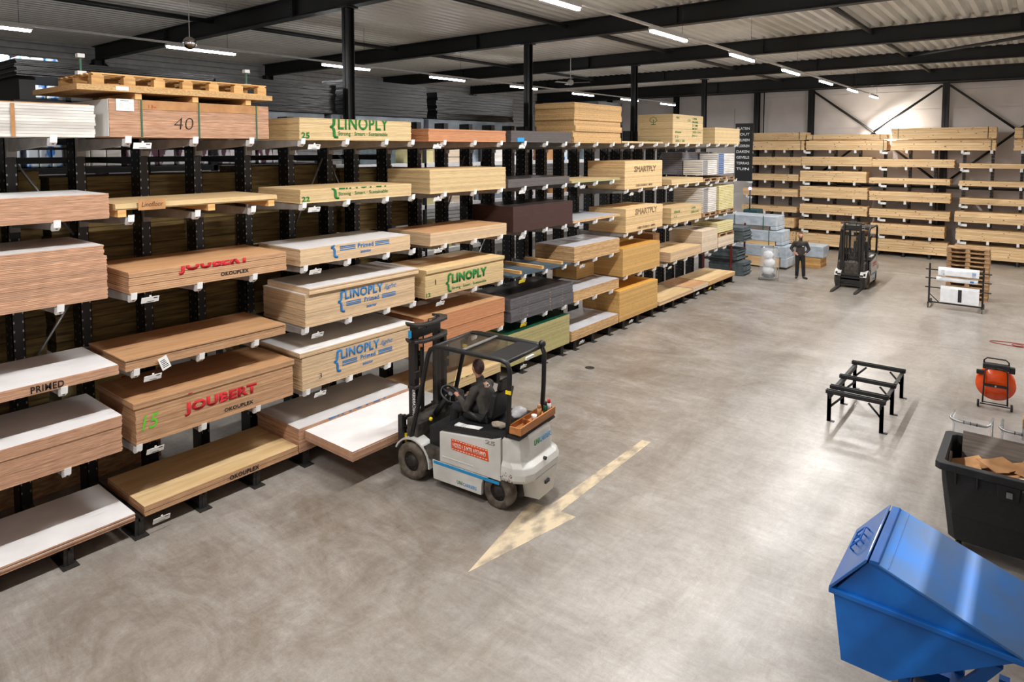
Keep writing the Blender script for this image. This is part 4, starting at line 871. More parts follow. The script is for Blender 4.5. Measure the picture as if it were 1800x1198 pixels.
    b = MB(); b.hull([(x, y, z) for y in (-.5, .5) for x, z in ((-1.70, 1.09), (-1.98, 1.09), (-1.95, 1.13), (-1.7, 1.15))]); b.build('rear_cover', PLAS, t)
    b = MB(); b.box(-.98, -.82, .38, .49, 1.049, 1.052); b.T = Matrix.Translation((-.9, .44, 1.042)) @ Matrix.Rotation(math.radians(6), 4, 'Y'); b.box(-.38, -.1, -.05, .05, .0, .008).box(-.06, .08, -.05, .05, .0, .008, 0, .8); b.build('sticker', PAPER, t)
    b = MB(); b.box(-1.26, -.78, -.25, .25, 1.05, 1.17); b.hull([(x, y, z) for y in (-.24, .24) for x, z in ((-1.20, 1.14), (-1.32, 1.14), (-1.42, 1.55), (-1.33, 1.56))]); b.hull([(x, y, z) for y in (-.16, .16) for x, z in ((-1.34, 1.56), (-1.42, 1.56), (-1.44, 1.72), (-1.38, 1.73))]); b.build('seat', PLAS, t, bev=.04)
    for s in (1, -1): MB().tube((-1.18, s * .29, 1.12), (-.82, s * .29, 1.24), .03).tube((-1.28, s * .29, 1.3), (-1.18, s * .29, 1.12), .02).build('armrest', PLAS, t)
    b = MB(); b.hull([(x, y, z) for y in (-.46, .46) for x, z in ((.16, .42), (-.04, .42), (-.08, .86), (.0, .98), (.16, .92))]); b.box(-.8, -.0, -.44, .44, .42, .455); b.build('cowl', MATB, t, bev=.02)
    b = MB(); b.hull([(x, y, z) for y in (-.44, -.2) for x, z in ((-.02, .95), (-.3, 1.0), (-.28, 1.18), (-.05, 1.2))]); b.build('console', PLAS, t)
    b = MB(); b.tube((-.03, .02, .85), (-.32, .02, 1.22), .05); b.build('steering_column', PLAS, t)
    b = MB(Matrix.Translation((-.36, .02, 1.27)) @ Matrix.Rotation(math.radians(-38), 4, 'Y')); b.path([(math.cos(a) * .165, math.sin(a) * .165, 0) for a in [2 * PI * k / 28 for k in range(28)]], .016, closed=True)
    for a in (.3, 2.4, 4.5): b.tube((0, 0, -.01), (math.cos(a) * .16, math.sin(a) * .16, 0), .012)
    b.tube((0, 0, -.04), (0, 0, .015), .04); b.build('steering_wheel', PLAS, t)
    for k in range(3): MB().tube((-.5 - .05 * k, -.34, 1.05), (-.48 - .05 * k, -.34, 1.25), .01).sphere((-.48 - .05 * k, -.34, 1.26), .02, sub=1).build('lever', PLAS, t)
    MB().sphere((-.2, .30, .93), .035, sub=1).build('yellow_knob', YELC, t)
    # overhead guard
    b = MB()
    for s in (1, -1): b.path([(.08, s * .47, .55), (-.10, s * .47, 1.2), (-.30, s * .47, 2.0), (-.35, s * .47, 2.10), (-.45, s * .47, 2.155), (-.6, s * .47, 2.17), (-1.66, s * .47, 2.17), (-1.76, s * .47, 2.14), (-1.80, s * .47, 2.05), (-1.79, s * .47, 1.6), (-1.76, s * .47, 1.09)], .036, n=8)
    for x, z in ((-.42, 2.15), (-1.74, 2.15)): b.tube((x, -.47, z), (x, .47, z), .032)
    b.tube((-.2, -.2, 2.165), (-.42, -.2, 2.165), .001); b.sphere((-1.76, -.47, 2.19), .06, sub=2)
    g = b.build('overhead_guard', BEAM, t)
    b = MB(); b.box(-1.72, -1.36, -.44, .44, 2.15, 2.175).box(-1.36, -.45, -.44, -.40, 2.15, 2.18).box(-1.36, -.45, .40, .44, 2.15, 2.18).box(-.98, -.93, -.44, .44, 2.17, 2.185); b.build('roof_frame', BEAM, t)
    b = MB(); b.box(-1.36, -.98, -.40, .40, 2.160, 2.166).box(-.93, -.45, -.40, .40, 2.160, 2.166); b.build('roof_glazing', CLEAR, t)
    b = MB(); b.hull([(.0, -.43, .98), (.0, .43, .98), (-.32, -.43, 2.08), (-.32, .43, 2.08), (.005, -.43, .98), (.005, .43, .98), (-.315, -.43, 2.08), (-.315, .43, 2.08)]); b.build('windscreen', CLEAR, t)
    MB().box(-.985, -.925, -.42, .42, 2.186, 2.2).build('roof_bar', GALV, t)
    MB().box(-1.85, -1.82, -.1, .1, 2.1, 2.14).build('rear_light', PAPER, t)
    for z, y in ((1.72, .47), (1.9, -.47)):
        x = -1.80 if y > 0 else -.31; MB().box(x - .045, x + .045, y + .03, y + .045, z, z + .05).build('yellow_tag', YELC, t)
    # mast
    ms = MB()
    for s in (1, -1):
        ms.box(.04, .17, s * .36 - .035, s * .36 + .035, .1, 2.15).box(.09, .22, s * .27 - .03, s * .27 + .03, .12, 2.36)
        ms.tube((.06, s * .2, .2), (.06, s * .2, 2.0), .03).tube((.1, s * .12, .3), (.1, s * .12, 2.2), .012)
        ms.box(.0, .05, s * .36 - .05, s * .36 + .05, 1.55, 1.66)
    ms.build('mast', MATS['mastblack'], t, bev=.006)
    for z in (1.38, 2.1, 2.36):
        P = [(.19, .40), (.02, .39), (-.07, .28), (-.09, .1), (-.09, -.1), (-.07, -.28), (.02, -.39), (.19, -.40)] if z > 1.5 else [(.17, .42), (.0, .42), (.0, .2), (.05, .2), (.05, .36), (.17, .36)]
        Q = [(x + .11, y * .8) for x, y in P][::-1] if z > 1.5 else []
        MB().prism(P + Q, 'z', z, z + .045).build('mast_crossbar', DKMETAL, t, bev=.008)
    MB().path([(.05, .1, 2.3), (-.02, .12, 2.45), (-.03, .0, 2.43), (.05, -.12, 2.44), (.1, -.25, 2.36)], .012).build('hose', PLAS, t)
    MB().box(.09, .13, -.25, .25, 2.16, 2.3).build('mast_plate', BEAM, t)
    MB().box(.1, .17, .3955, .3975, 2.18, 2.3).build('sticker', SKYB, t)
    # carriage + forks
    b = MB(); z = forkz
    for q in (.06, .28, .44): b.box(.24, .28, -.47, .47, z + q, z + q + .06)
    for s in (1, -1): b.box(.22, .31, s * .47 - .03, s * .47 + .03, z - .0, z + .55)
    b.build('carriage', DKMETAL, t, bev=.005)
    for s in (1, -1):
        b = MB(); yc = s * .38
        b.box(.29, .33, yc - .055, yc + .055, z, z + .5); b.hull([(x, y, q) for x, w_, q0, q1 in ((.29, .055, z, z + .04), (1.25, .055, z, z + .03), (1.45, .035, z, z + .012)) for y in (yc - w_, yc + w_) for q in (q0, q1)]); b.build('fork', DKMETAL, t)
    b = MB()
    for s in (1, -1): b.path([(.17, s * .15, z + .3), (.2, s * .2, z + .15), (.2, s * .32, z + .2), (.2, s * .36, z + .4)], .014)
    b.build('hose', PLAS, t)
    MB().box(.19, .24, .40, .44, z + .02, z + .24).build('yellow_plate', YELC, t)
    # lettering
    MS = Matrix(((-1, 0, 0, 0), (0, 0, 1, 0), (0, 1, 0, 0), (0, 0, 0, 1)))      # plane facing +Y (left side), text reads towards the rear
    def side(s, x, z, w_, h, m_, y=.5315, **k): text(s, w_, h, Matrix.Translation((x, y, z)) @ MS, m_, t, **k)
    def rear(s, y, z, w_, h, m_, x=-2.016, **k): text(s, w_, h, Matrix.Translation((x, y, z)) @ Matrix(((0, 0, -1, 0), (-1, 0, 0, 0), (0, 1, 0, 0), (0, 0, 0, 1))), m_, t, **k)
    side('UNI', -.90, .19, .10, .055, GREEN, bold=.02); side('CARRIERS', -1.01, .19, .25, .05, SKYB, bold=.01)
    rear('UNI', .16, .90, .14, .085, GREEN, bold=.02); rear('CARRIERS', .01, .90, .33, .08, SKYB, bold=.01)
    side('25', -1.42, .93, .17, .06, INK, outline=True)
    b = MB(); b.prism([(-.80, .69), (-.795, .85), (-1.46, .85), (-1.48, .68)], 'y', .531, .534); st = b.build('orange_sign', ORNG, t)
    text('HOUD 1.5 MTR AFSTAND', .60, .065, Matrix.Translation((-.83, .536, .735)) @ MS, WHT, st, bold=.006)
    b = MB()
    for k in range(13):
        for z_ in (.70, .832): b.box(-.81 - k * .051, -.84 - k * .051, .534, .536, z_, z_ + .008)
    b.build('dashed_border', WHT, st)
    MV = Matrix(((0, -1, 0, 0), (0, 0, 1, 0), (1, 0, 0, 0), (0, 0, 0, 1)))      # facing +Y, reading upwards
    text('UNICARRIERS', .42, .06, Matrix.Translation((.09, .3965, .95)) @ MV, WHT, t, bold=.02)
    return t
mat('mastblack', (36, 34, 33), (22, 21, 21), rough=.45)
f1 = forklift((-7.55, 7.40, 0), PI + math.radians(5), 'white electric forklift in the foreground lifting white boards, driver seated inside', .40, True)
# wooden tray with things behind the seat
F1 = Matrix.Translation((-7.55, 7.40, 0)) @ Matrix.Rotation(PI + math.radians(5), 4, 'Z')
def onf(name, label, cat, x, y, z):
    p = F1 @ Vector((x, y, z)); return empty(name, p, PI + math.radians(5), label=label, cat=cat)
OAK = mat('varnished_oak', (196, 132, 74), (164, 102, 52), rough=.5, scale=(12, 2, 12))
t = onf('wooden_tray', 'long varnished wooden tray at the rear of the near forklift', 'tray', -1.86, 0, 1.155)
b = MB(); b.box(-.13, .1, -.48, .48, 0, .015).box(-.13, -.11, -.48, .48, .015, .11).box(.08, .1, -.48, .48, .015, .09).box(-.11, .08, .46, .48, .015, .1).box(-.11, .08, -.48, -.46, .015, .1).box(-.11, .08, .1, .115, .015, .08); b.build('box', OAK, t)
for nm, lab, y, r_, h, m_, cm in (('tape_roll', 'brown roll standing in the wooden tray', -.16, .035, .19, CARD, CARD), ('spray_can', 'black and green spray can in the wooden tray', -.29, .033, .2, T_GREEN, PLAS), ('spray_can', 'pale spray can with red cap in the wooden tray', -.39, .033, .2, PAPER, RED)):
    q = onf(nm, lab, 'can', -1.93 if nm == 'spray_can' else -1.90, y, 1.169)
    MB().lathe([(r_, 0), (r_, h * .8), (r_ * .6, h * .85)], (0, 0, 0), n=16).build('body', m_, q); MB().lathe([(r_ * .75, h * .851), (r_ * .7, h * 1.1), (r_ * .4, h * 1.12)], (0, 0, 0), n=12).build('cap', cm, q)
q = onf('paper_cup', 'white paper cup in the wooden tray', 'cup', -1.88, -.05, 1.169); MB().lathe([(.03, 0), (.042, .09), (.038, .09), (.027, .01)], (0, 0, 0), n=16).build('cup', PAPER, q)
q = onf('plastic_bag', 'crumpled white plastic bag behind the seat of the near forklift', 'bag', -1.58, -.1, 1.12)
b = MB(); b.sphere((0, 0, .09), .11, sub=3, sc=(1, 1.2, .8))
for v in b.bm.verts: v.co += Vector((R.uniform(-.012, .012), R.uniform(-.012, .012), max(-.0, R.uniform(-.012, .012))))
b.build('bag', mat('white_plastic', (236, 238, 240), (215, 218, 222), rough=.25), q)
q = onf('work_glove', 'pale crumpled cloth on the black hood of the near forklift', 'cloth', -1.5, .3, 1.1)
b = MB(); b.sphere((0, 0, .04), .08, sub=3, sc=(1.6, .9, .5))
for v in b.bm.verts: v.co += Vector((R.uniform(-.01, .01), R.uniform(-.01, .01), R.uniform(-.005, .01)))
b.build('cloth', mat('beige_cloth', (186, 174, 156), (150, 138, 120), rough=.9), q)
# the boards on the forks
sheets('white_load_sheet', 'white board of the load on the near forklift forks', 6.08, 8.52, .445, .60, 6, E_OK2, T_WHITE, x1=-7.93, jit=.004, group='white boards lifted by the forklift')
f2 = forklift((-5.42, 27.0, 0), -PI / 2, 'white electric forklift parked in the distance with empty forks on the floor', .02, False)

# ------------------------------------------------------------------ people
_t = bmesh.new(); bmesh.ops.create_icosphere(_t, subdivisions=2, radius=1); USPH = [tuple(v.co) for v in _t.verts]; _t.free()
def blob(name, caps, m, parent=None, vox=.012, smooth=2, **tg):
    """one continuous surface grown over tapered limbs (p0, r0, p1, r1)"""
    bm = bmesh.new()
    for p0, r0, p1, r1 in caps:
        vs = []
        for p, r_ in ((p0, r0), (p1, r1)):
            sc = r_ if isinstance(r_, tuple) else (r_, r_, r_)
            vs += [bm.verts.new((p[0] + q[0] * sc[0], p[1] + q[1] * sc[1], p[2] + q[2] * sc[2])) for q in USPH]
        rr = bmesh.ops.convex_hull(bm, input=vs); bad = list({g for g in rr['geom_interior'] + rr['geom_unused'] if isinstance(g, bmesh.types.BMVert) and g.is_valid and not g.link_faces})
        if bad: bmesh.ops.delete(bm, geom=bad, context='VERTS')
    me = bpy.data.meshes.new('tmp'); bm.to_mesh(me); bm.free(); o = bpy.data.objects.new('tmp', me); COL.objects.link(o)
    md = o.modifiers.new('r', 'REMESH'); md.mode = 'VOXEL'; md.voxel_size = vox
    if smooth: sm = o.modifiers.new('s', 'SMOOTH'); sm.iterations = smooth; sm.factor = .5
    me2 = bpy.data.meshes.new_from_object(o.evaluated_get(bpy.context.evaluated_depsgraph_get())); bpy.data.objects.remove(o); bpy.data.meshes.remove(me)
    me2.name = name; me2.materials.clear(); me2.materials.append(m)
    for p in me2.polygons: p.use_smooth = True
    q = bpy.data.objects.new(name, me2); COL.objects.link(q); q.parent = parent; return tag(q, **tg)
def hand(w_, f, up, side):
    """hand capsules: wrist w_, finger direction f, back-of-hand normal up, thumb side vector"""
    w_, f, up, side = map(Vector, (w_, f, up, side)); f.normalize(); up.normalize(); side.normalize(); c = []
    p1 = w_ + f * .085
    for k, (o, ln) in enumerate(((.03, .070), (.01, .080), (-.01, .075), (-.029, .058))):
        a = w_ + f * .02 + side * o * .7; b_ = p1 + side * o
        c.append((a, .015, b_, .0125)); m_ = b_ + f * ln * .5 - up * .012; e = m_ + f * ln * .3 - up * .03
        c += [(b_, .0105, m_, .0095), (m_, .0095, e, .008)]
    tb = w_ + f * .03 + side * .03; tm = tb + f * .035 + side * .03 - up * .01; c += [(tb, .015, tm, .011), (tm, .011, tm + f * .03 - up * .012, .009)]
    return c
def head(c, fwd, up=(0, 0, 1), beard=False):
    c = Vector(c); F = Vector(fwd).normalized(); U = Vector(up); S = U.cross(F).normalized()
    P = lambda a, b_, d: c + F * a + S * b_ + U * d
    return [(P(-.01, 0, .035), .088, P(-.03, 0, .02), .085), (P(.02, 0, .0), .07, P(.035, 0, -.06), .052), (P(.06, 0, -.085), .028, P(.03, 0, -.06), .05), (P(.085, 0, .0), .012, P(.098, 0, -.022), .015),
            (P(.075, .018, .025), .014, P(.075, -.018, .025), .014), (P(.072, .018, -.06), .01, P(.072, -.018, -.06), .01),
            (P(-.01, .083, .0), .018, P(-.015, .086, -.02), .012), (P(-.01, -.083, .0), .018, P(-.015, -.086, -.02), .012)]
def eyes(c, fwd, par):
    c = Vector(c); F = Vector(fwd).normalized(); U = Vector((0, 0, 1)); S = U.cross(F).normalized()
    for s in (1, -1):
        b = MB(); b.sphere(c + F * .079 + S * .03 * s + U * .006, .012, sub=2); b.sphere(c + F * .089 + S * .03 * s + U * .006, .0055, mi=1, sub=1); b.build('eye', [PAPER, INK], par)
# driver (forklift coordinates)
D = empty('driver_frame', F1.to_translation(), PI + math.radians(5)); DL = D.location.copy(); bpy.data.objects.remove(D)
hd = (-.90, .02, 1.80)
cap = head(hd, (1, -.35, -.1)) + [((-.94, 0, 1.60), .055, (-.91, .01, 1.72), .055)]
cap += [((-1.06, 0, 1.2), .13, (-.98, 0, 1.48), .13), ((-.98, .15, 1.5), .06, (-.98, -.15, 1.5), .06)]
cap += [((-.97, .19, 1.49), .05, (-.88, .27, 1.24), .042), ((-.88, .27, 1.24), .04, (-.62, .14, 1.33), .028), ((-.97, -.19, 1.49), .05, (-.85, -.27, 1.24), .042), ((-.85, -.27, 1.24), .04, (-.60, -.30, 1.24), .028)]
cap += [((-1.04, .1, 1.24), .085, (-.60, .17, 1.17), .06), ((-.60, .17, 1.17), .055, (-.52, .19, .60), .04), ((-1.04, -.1, 1.24), .085, (-.58, -.14, 1.17), .06), ((-.58, -.14, 1.17), .055, (-.40, -.14, .62), .04), ((-.52, .19, .56), .035, (-.38, .2, .52), .03), ((-.4, -.14, .56), .035, (-.26, -.14, .53), .03)]
cap += hand((-.60, .13, 1.33), (.75, -.45, .15), (0, 0, 1), (.3, -1, 0)) + hand((-.58, -.30, 1.24), (1, -.1, -.05), (0, 0, 1), (0, 1, 0))
drv = blob('person', cap, SKIN, vox=.0085, label='driver in a charcoal jacket seated in the near forklift, hand on the wheel', cat='person')
drv.location = F1.to_translation(); drv.rotation_euler = (0, 0, PI + math.radians(5))
blob('jacket', [((-1.07, 0, 1.17), (.15, .19, .08), (-1.02, 0, 1.42), (.14, .2, .1)), ((-1.02, 0, 1.42), (.14, .2, .1), (-.97, 0, 1.54), (.10, .17, .07)), ((-.96, 0, 1.57), .075, (-.935, .0, 1.635), .066),
     ((-.97, .19, 1.50), .078, (-.88, .275, 1.24), .062), ((-.88, .275, 1.24), .06, (-.665, .16, 1.32), .044), ((-.97, -.19, 1.50), .078, (-.85, -.275, 1.24), .062), ((-.85, -.275, 1.24), .06, (-.64, -.30, 1.24), .044)], JACK, drv, vox=.012)
b = MB(Matrix.Translation((-1.075, .0, 1.555)) @ Matrix.Rotation(.55, 4, 'Y')); b.box(-.004, .0, -.035, .035, -.025, .025).box(-.006, -.004, -.025, .025, -.015, .012, 1); b.build('neck_patch', [PAPER, JACK], drv)
tr = blob('trousers', [((-1.06, .0, 1.2), (.14, .17, .09), (-1.04, 0, 1.26), (.12, .16, .08)), ((-1.02, .1, 1.24), .1, (-.60, .17, 1.17), .078), ((-.60, .17, 1.17), .078, (-.52, .19, .64), .062), ((-1.02, -.1, 1.24), .1, (-.58, -.14, 1.17), .078), ((-.58, -.14, 1.17), .078, (-.41, -.14, .66), .062)], TROU, drv, vox=.012)
b = MB(); b.box(-.585, -.565, .256, .262, .80, .90).box(-.60, -.55, .235, .24, 1.1, 1.1); b.build('reflective_patch', PAPER, tr)
for p in ((-.5, .2), (-.38, -.14)): blob('shoe', [((p[0] - .05, p[1], .53), .05, (p[0] + .02, p[1], .52), .045), ((p[0] + .02, p[1], .515), .042, (p[0] + .16, p[1], .505), .036)], SHOE, drv, vox=.01)
c = Vector(hd); blob('hair', [(c + Vector((-.02, .004, .05)), .091, c + Vector((-.045, .015, .02)), .088), (c + Vector((-.05, .02, -.02)), .07, c + Vector((-.03, .01, .03)), .08)], HAIRM, drv, vox=.008); eyes(hd, (1, -.35, -.1), drv)
# standing man (local: front -y)
hd = (0, -.02, 1.69)
cap = head(hd, (.15, -1, 0)) + [((0, .01, 1.48), .055, (0, 0, 1.62), .055), ((0, .02, 1.05), .10, (0, .01, 1.35), .095), ((-.15, .01, 1.42), .05, (.15, .01, 1.42), .05),
    ((-.2, .01, 1.42), .05, (-.34, .1, 1.16), .042), ((-.34, .1, 1.16), .04, (-.20, -.06, 1.0), .03), ((.2, .01, 1.42), .05, (.31, .12, 1.16), .042), ((.31, .12, 1.16), .04, (.19, .02, .98), .03),
    ((-.09, .02, .95), .09, (-.1, .0, .52), .06), ((-.1, 0, .52), .055, (-.11, .03, .1), .04), ((.09, .02, .95), .09, (.12, .0, .52), .06), ((.12, 0, .52), .055, (.14, .03, .1), .04),
    ((-.11, .03, .07), .04, (-.13, -.13, .04), .03), ((.14, .03, .07), .04, (.24, -.11, .04), .03)]
cap += hand((-.20, -.06, 1.0), (.7, -.5, -.3), (-.3, -.8, .5), (.2, .1, 1)) + hand((.19, .02, .98), (-.6, -.6, -.3), (.5, -.8, .4), (.1, .2, 1))
man = blob('person', cap, SKIN, vox=.0095, label='bearded man in a dark work shirt standing with hands on hips near the far racks', cat='person')
man.location = (-7.40, 27.5, 0); man.rotation_euler = (0, 0, math.radians(14))
j = blob('jacket', [((0, .02, .96), (.18, .125, .07), (0, .01, 1.2), (.165, .12, .1)), ((0, .01, 1.2), (.165, .12, .1), (0, .01, 1.42), (.2, .11, .07)), ((0, .01, 1.48), .075, (0, .0, 1.56), .064),
    ((-.2, .01, 1.42), .075, (-.34, .1, 1.16), .06), ((-.34, .1, 1.16), .06, (-.26, .0, 1.07), .05), ((.2, .01, 1.42), .075, (.31, .12, 1.16), .06), ((.31, .12, 1.16), .06, (.23, .05, 1.05), .05)], JACK, man, vox=.014)
b = MB(); b.box(-.16, .17, -.128, -.12, 1.27, 1.31).box(.07, .13, -.132, -.127, 1.275, 1.3, 1); b.build('chest_band', [TROU, PAPER], j)
blob('trousers', [((0, .02, .94), (.17, .115, .06), (0, .02, .88), (.17, .115, .07)), ((-.09, .02, .9), .1, (-.1, .0, .52), .078), ((-.1, 0, .52), .078, (-.11, .03, .1), .066), ((.09, .02, .9), .1, (.12, .0, .52), .078), ((.12, 0, .52), .078, (.14, .03, .1), .066)], TROU, man, vox=.014)
for x, x2 in ((-.11, -.13), (.14, .26)): blob('shoe', [((x, .05, .055), .053, (x, 0, .055), .05), ((x, 0, .05), .048, (x2, -.17, .042), .04)], SHOE, man, vox=.012)
c = Vector(hd); blob('hair', [(c + Vector((0, .025, .06)), .086, c + Vector((0, .04, .0)), .085)], HAIRM, man, vox=.009); blob('beard', [(c + Vector((.005, -.05, -.085)), .045, c + Vector((.04, -.02, -.06)), .04), (c + Vector((.005, -.05, -.085)), .045, c + Vector((-.04, -.02, -.06)), .04)], HAIRM, man, vox=.008); eyes(hd, (.15, -1, 0), man)

# ------------------------------------------------------------------ things standing on the open floor
# low steel trestle frame
t = empty('steel_trestle', (-2.56, 14.4, 0), label='low black steel trestle frame standing alone on the open floor', cat='trestle'); T = rel(t)
for x in (-3.0, -2.12):
    MB(T).box(x - .03, x + .03, 13.3, 15.58, .50, .53).box(x + (.0 if x < -2.5 else -.03) - .0, x + (.03 if x < -2.5 else .0), 13.3, 15.58, .44, .5).build('side_rail', MATS['dusty_black_steel'], t)
    for y in (13.35, 14.42, 15.52):
        s = 1 if x < -2.5 else -1
        MB(T).box(x - .03, x + .03, y - .03, y + .03, 0, .5).box(x - .03, x + .03, y - .03, y + .03, 0, .5).box(min(x - .09 * (-s) * 0 - .03, x - .03), x + .10, y - .04, y + .04, 0, .008).build('leg', BEAM, t)
        MB(T).tube((x + s * .02, y, .28), (x + s * .22, y, .5), .02, n=4).build('brace', BEAM, t)
for y in (13.35, 13.66, 14.42, 15.52):
    MB(T).box(-3.06, -2.06, y - .045, y - .03, .531, .60).box(-3.06, -2.06, y - .045, y - .005, .531, .54).box(-3.06, -2.06, y + .03, y + .045, .531, .60).box(-3.06, -2.06, y + .005, y + .045, .531, .54).build('crossbar', BEAM, t)
# strapping reel trolley
t = empty('strapping_reel', (-.58, 16.0, 0), math.radians(3), label='orange red strapping reel on a black wheeled frame at the right', cat='reel')
b = MB(Matrix.Translation((0, .05, .47)) @ Matrix.Rotation(math.radians(8), 4, 'X'))
b.lathe([(.10, -.03), (.17, -.028), (.19, -.01), (.325, .0), (.33, .01), (.19, .03), (.05, .03)], (0, 0, 0), 'y', 40); b.build('disc', REDO, t)
b = MB(Matrix.Translation((0, .05, .47)) @ Matrix.Rotation(math.radians(8), 4, 'X')); b.lathe([(.12, .03), (.12, .14), (.3, .14), (.325, .16)], (0, 0, 0), 'y', 32); b.build('rear_disc', REDO, t)
b = MB()
for s in (1, -1): b.path([(s * .2, -.02, .1), (s * .19, -.04, .5), (s * .18, -.03, .75), (s * .15, .0, .8), (0, .0, .81)], .014)
b.path([(s * q, z_y[0], z_y[1]) for s, q, z_y in ((1, .2, (.1, .82)), (1, .2, (.1, .93)), (1, .15, (.1, .98)), (-1, .15, (.1, .98)), (-1, .2, (.1, .93)), (-1, .2, (.1, .82)))], .014)
b.tube((-.24, 0, .07), (.24, 0, .07), .012).box(-.2, .2, -.06, -.03, .45, .50); b.tube((-.2, -.03, .12), (.2, -.03, .12), .01); b.build('frame', PLAS, t)
MB().tube((0, -.075, .475), (0, -.06, .475), .018).build('hub_bolt', CHROME, t)
MB().box(-.22, .22, .0, .16, .78, .88).box(-.32, -.2, -.03, .05, .66, .74).box(.2, .3, .02, .12, .74, .86).build('tool_tray', PLAS, t, bev=.01)
for s in (1, -1): MB().lathe([(.03, -.02), (.065, -.02), (.07, -.01), (.07, .01), (.065, .02), (.03, .02)], (s * .27, .0, .071), 'x', 20).build('wheel', PLAS, t)
# film roll trolley
t = empty('film_trolley', (-2.05, 25.4, 0), label='wheeled black trolley rack holding rolls of plastic film before the pallets', cat='trolley'); T = rel(t)
for x in (-2.77, -1.34):
    MB(T).box(x - .025, x + .025, 25.2, 25.25, .12, 1.42).box(x - .025, x + .025, 25.05, 25.8, .12, .17).build('upright', BEAM, t)
    for y in (25.05, 25.8):
        b = MB(T); b.lathe([(.02, -.02), (.06, -.02), (.065, 0), (.06, .02), (.02, .02)], (x, y, .066), 'x', 16); b.build('wheel', RUB, t); b = MB(T); b.box(x - .03, x + .03, y - .02, y + .02, .10, .125).box(x - .03, x - .025, y - .02, y + .02, .05, .12).box(x + .025, x + .03, y - .02, y + .02, .05, .12); b.build('caster_fork', GALV, t)
MB(T).box(-2.77, -1.34, 25.2, 25.24, .14, .18).tube((-2.75, 25.22, .42), (-2.5, 25.22, .18), .015, n=4).build('base_bar', BEAM, t)
FILMM = mat('white_film_roll', (236, 238, 242), (222, 226, 230), rough=.3, scale=(6, 6, 6))
for k, (z, x0, x1, r_) in enumerate(((1.24, -2.52, -1.44, .11), (.96, -2.57, -1.47, .07), (.66, -2.44, -1.42, .09))):
    MB(T).tube((-2.87, 25.1, z), (-1.12, 25.1, z), .018).build('roll_bar', BEAM, t)
    q = empty('film_roll', (0, 0, 0), label='%s roll of white plastic film on the trolley' % ['thick upper', 'thin middle', 'wide lower'][k], cat='film roll', group='film rolls on the trolley'); q.location = (x0, 25.1, z)
    b = MB(); b.lathe([(.03, 0), (r_, 0), (r_, x1 - x0), (.03, x1 - x0)], (0, 0, 0), 'x', 28)
    if k == 0: b.box(0, x1 - x0, -r_, -r_ + .004, -.14, .0)
    if k == 2: b.box(0, x1 - x0, -r_, -r_ + .004, -.42, .0)
    b.build('film', FILMM, q)
    b = MB()
    if k == 2: b.box(.47, .57, -r_ - .003, -r_, -.38, .02)
    else: b.box(.08, .17, -r_ - .003, -r_, -.12 if k == 0 else -.03, .03).box(.9, 1.0, -r_ - .003, -r_, -.12 if k == 0 else -.03, .03)
    b.build('printed_band', PLAS if k == 2 else BOT, q)
# stack of worn pallets behind it
pp = None
for k in range(12):
    if pp is None: pp = p = pallet(1.2, .8, 3).build('stacked_pallet', PALLET)
    else: p = pp.copy(); COL.objects.link(p)
    p.location = (-1.9 + R.uniform(-.012, .012), 27.42 + R.uniform(-.015, .015), .001 + k * .1455); p.rotation_euler = (0, 0, R.uniform(-.01, .01))
    if p is pp:
        pass
    p.scale = (1, 1, 1.2)
    tag(p, 'worn wooden pallet in the stack behind the film trolley, %s' % (['lowest'] + [w + ' from the bottom' for w in ('second', 'third', 'fourth', 'fifth', 'sixth', 'seventh', 'eighth', 'ninth', 'tenth', 'eleventh')] + ['topmost'])[k], 'pallet', 'stacked worn pallets')
# clear rubbish bag in a wire stand
t = empty('bag_stand', (-8.28, 26.45, 0), math.radians(16), label='clear bag of white film rubbish hanging in a metal stand beside the silver bundles', cat='rubbish bag')
b = MB(); b.path([(-.36, -.2, .02), (.36, -.2, .02), (.36, -.2, 1.2), (.3, -.1, 1.26), (-.3, -.1, 1.26)], .013); b.path([(.36, -.2, .02), (.36, .25, .02), (-.36, .25, .02), (-.36, -.2, .02)], .013); b.path([(-.3, -.1, 1.26), (-.3, .2, 1.26), (.3, .2, 1.26), (.3, -.1, 1.26)], .012); b.build('stand', CHROME, t)
b = MB(); b.lathe([(.30, .05), (.33, .1), (.32, .6), (.29, 1.2), (.27, 1.24)], (-.02, .05, 0), n=24)
for v in b.bm.verts: v.co += Vector((R.uniform(-.02, .02), R.uniform(-.02, .02), 0))
b.build('clear_bag', CLEAR2, t)
for k, (x, y, z, r_) in enumerate(((-.03, .0, .36, .2), (.02, .0, .66, .2), (-.02, .0, .98, .17))):
    b = MB(); b.sphere((x, y, z), r_, sub=3, sc=(1.1, 1, .95))
    for v in b.bm.verts: v.co += Vector((R.uniform(-.015, .015), R.uniform(-.015, .015), R.uniform(-.015, .015)))
    b.build('crumpled_film', [FILMM, FILMM, FILMM][k], t)
b = MB(); b.sphere((0, .03, .17), .24, sub=2, sc=(1.1, 1, .5)); b.build('dark_rubbish', PLAS, t)
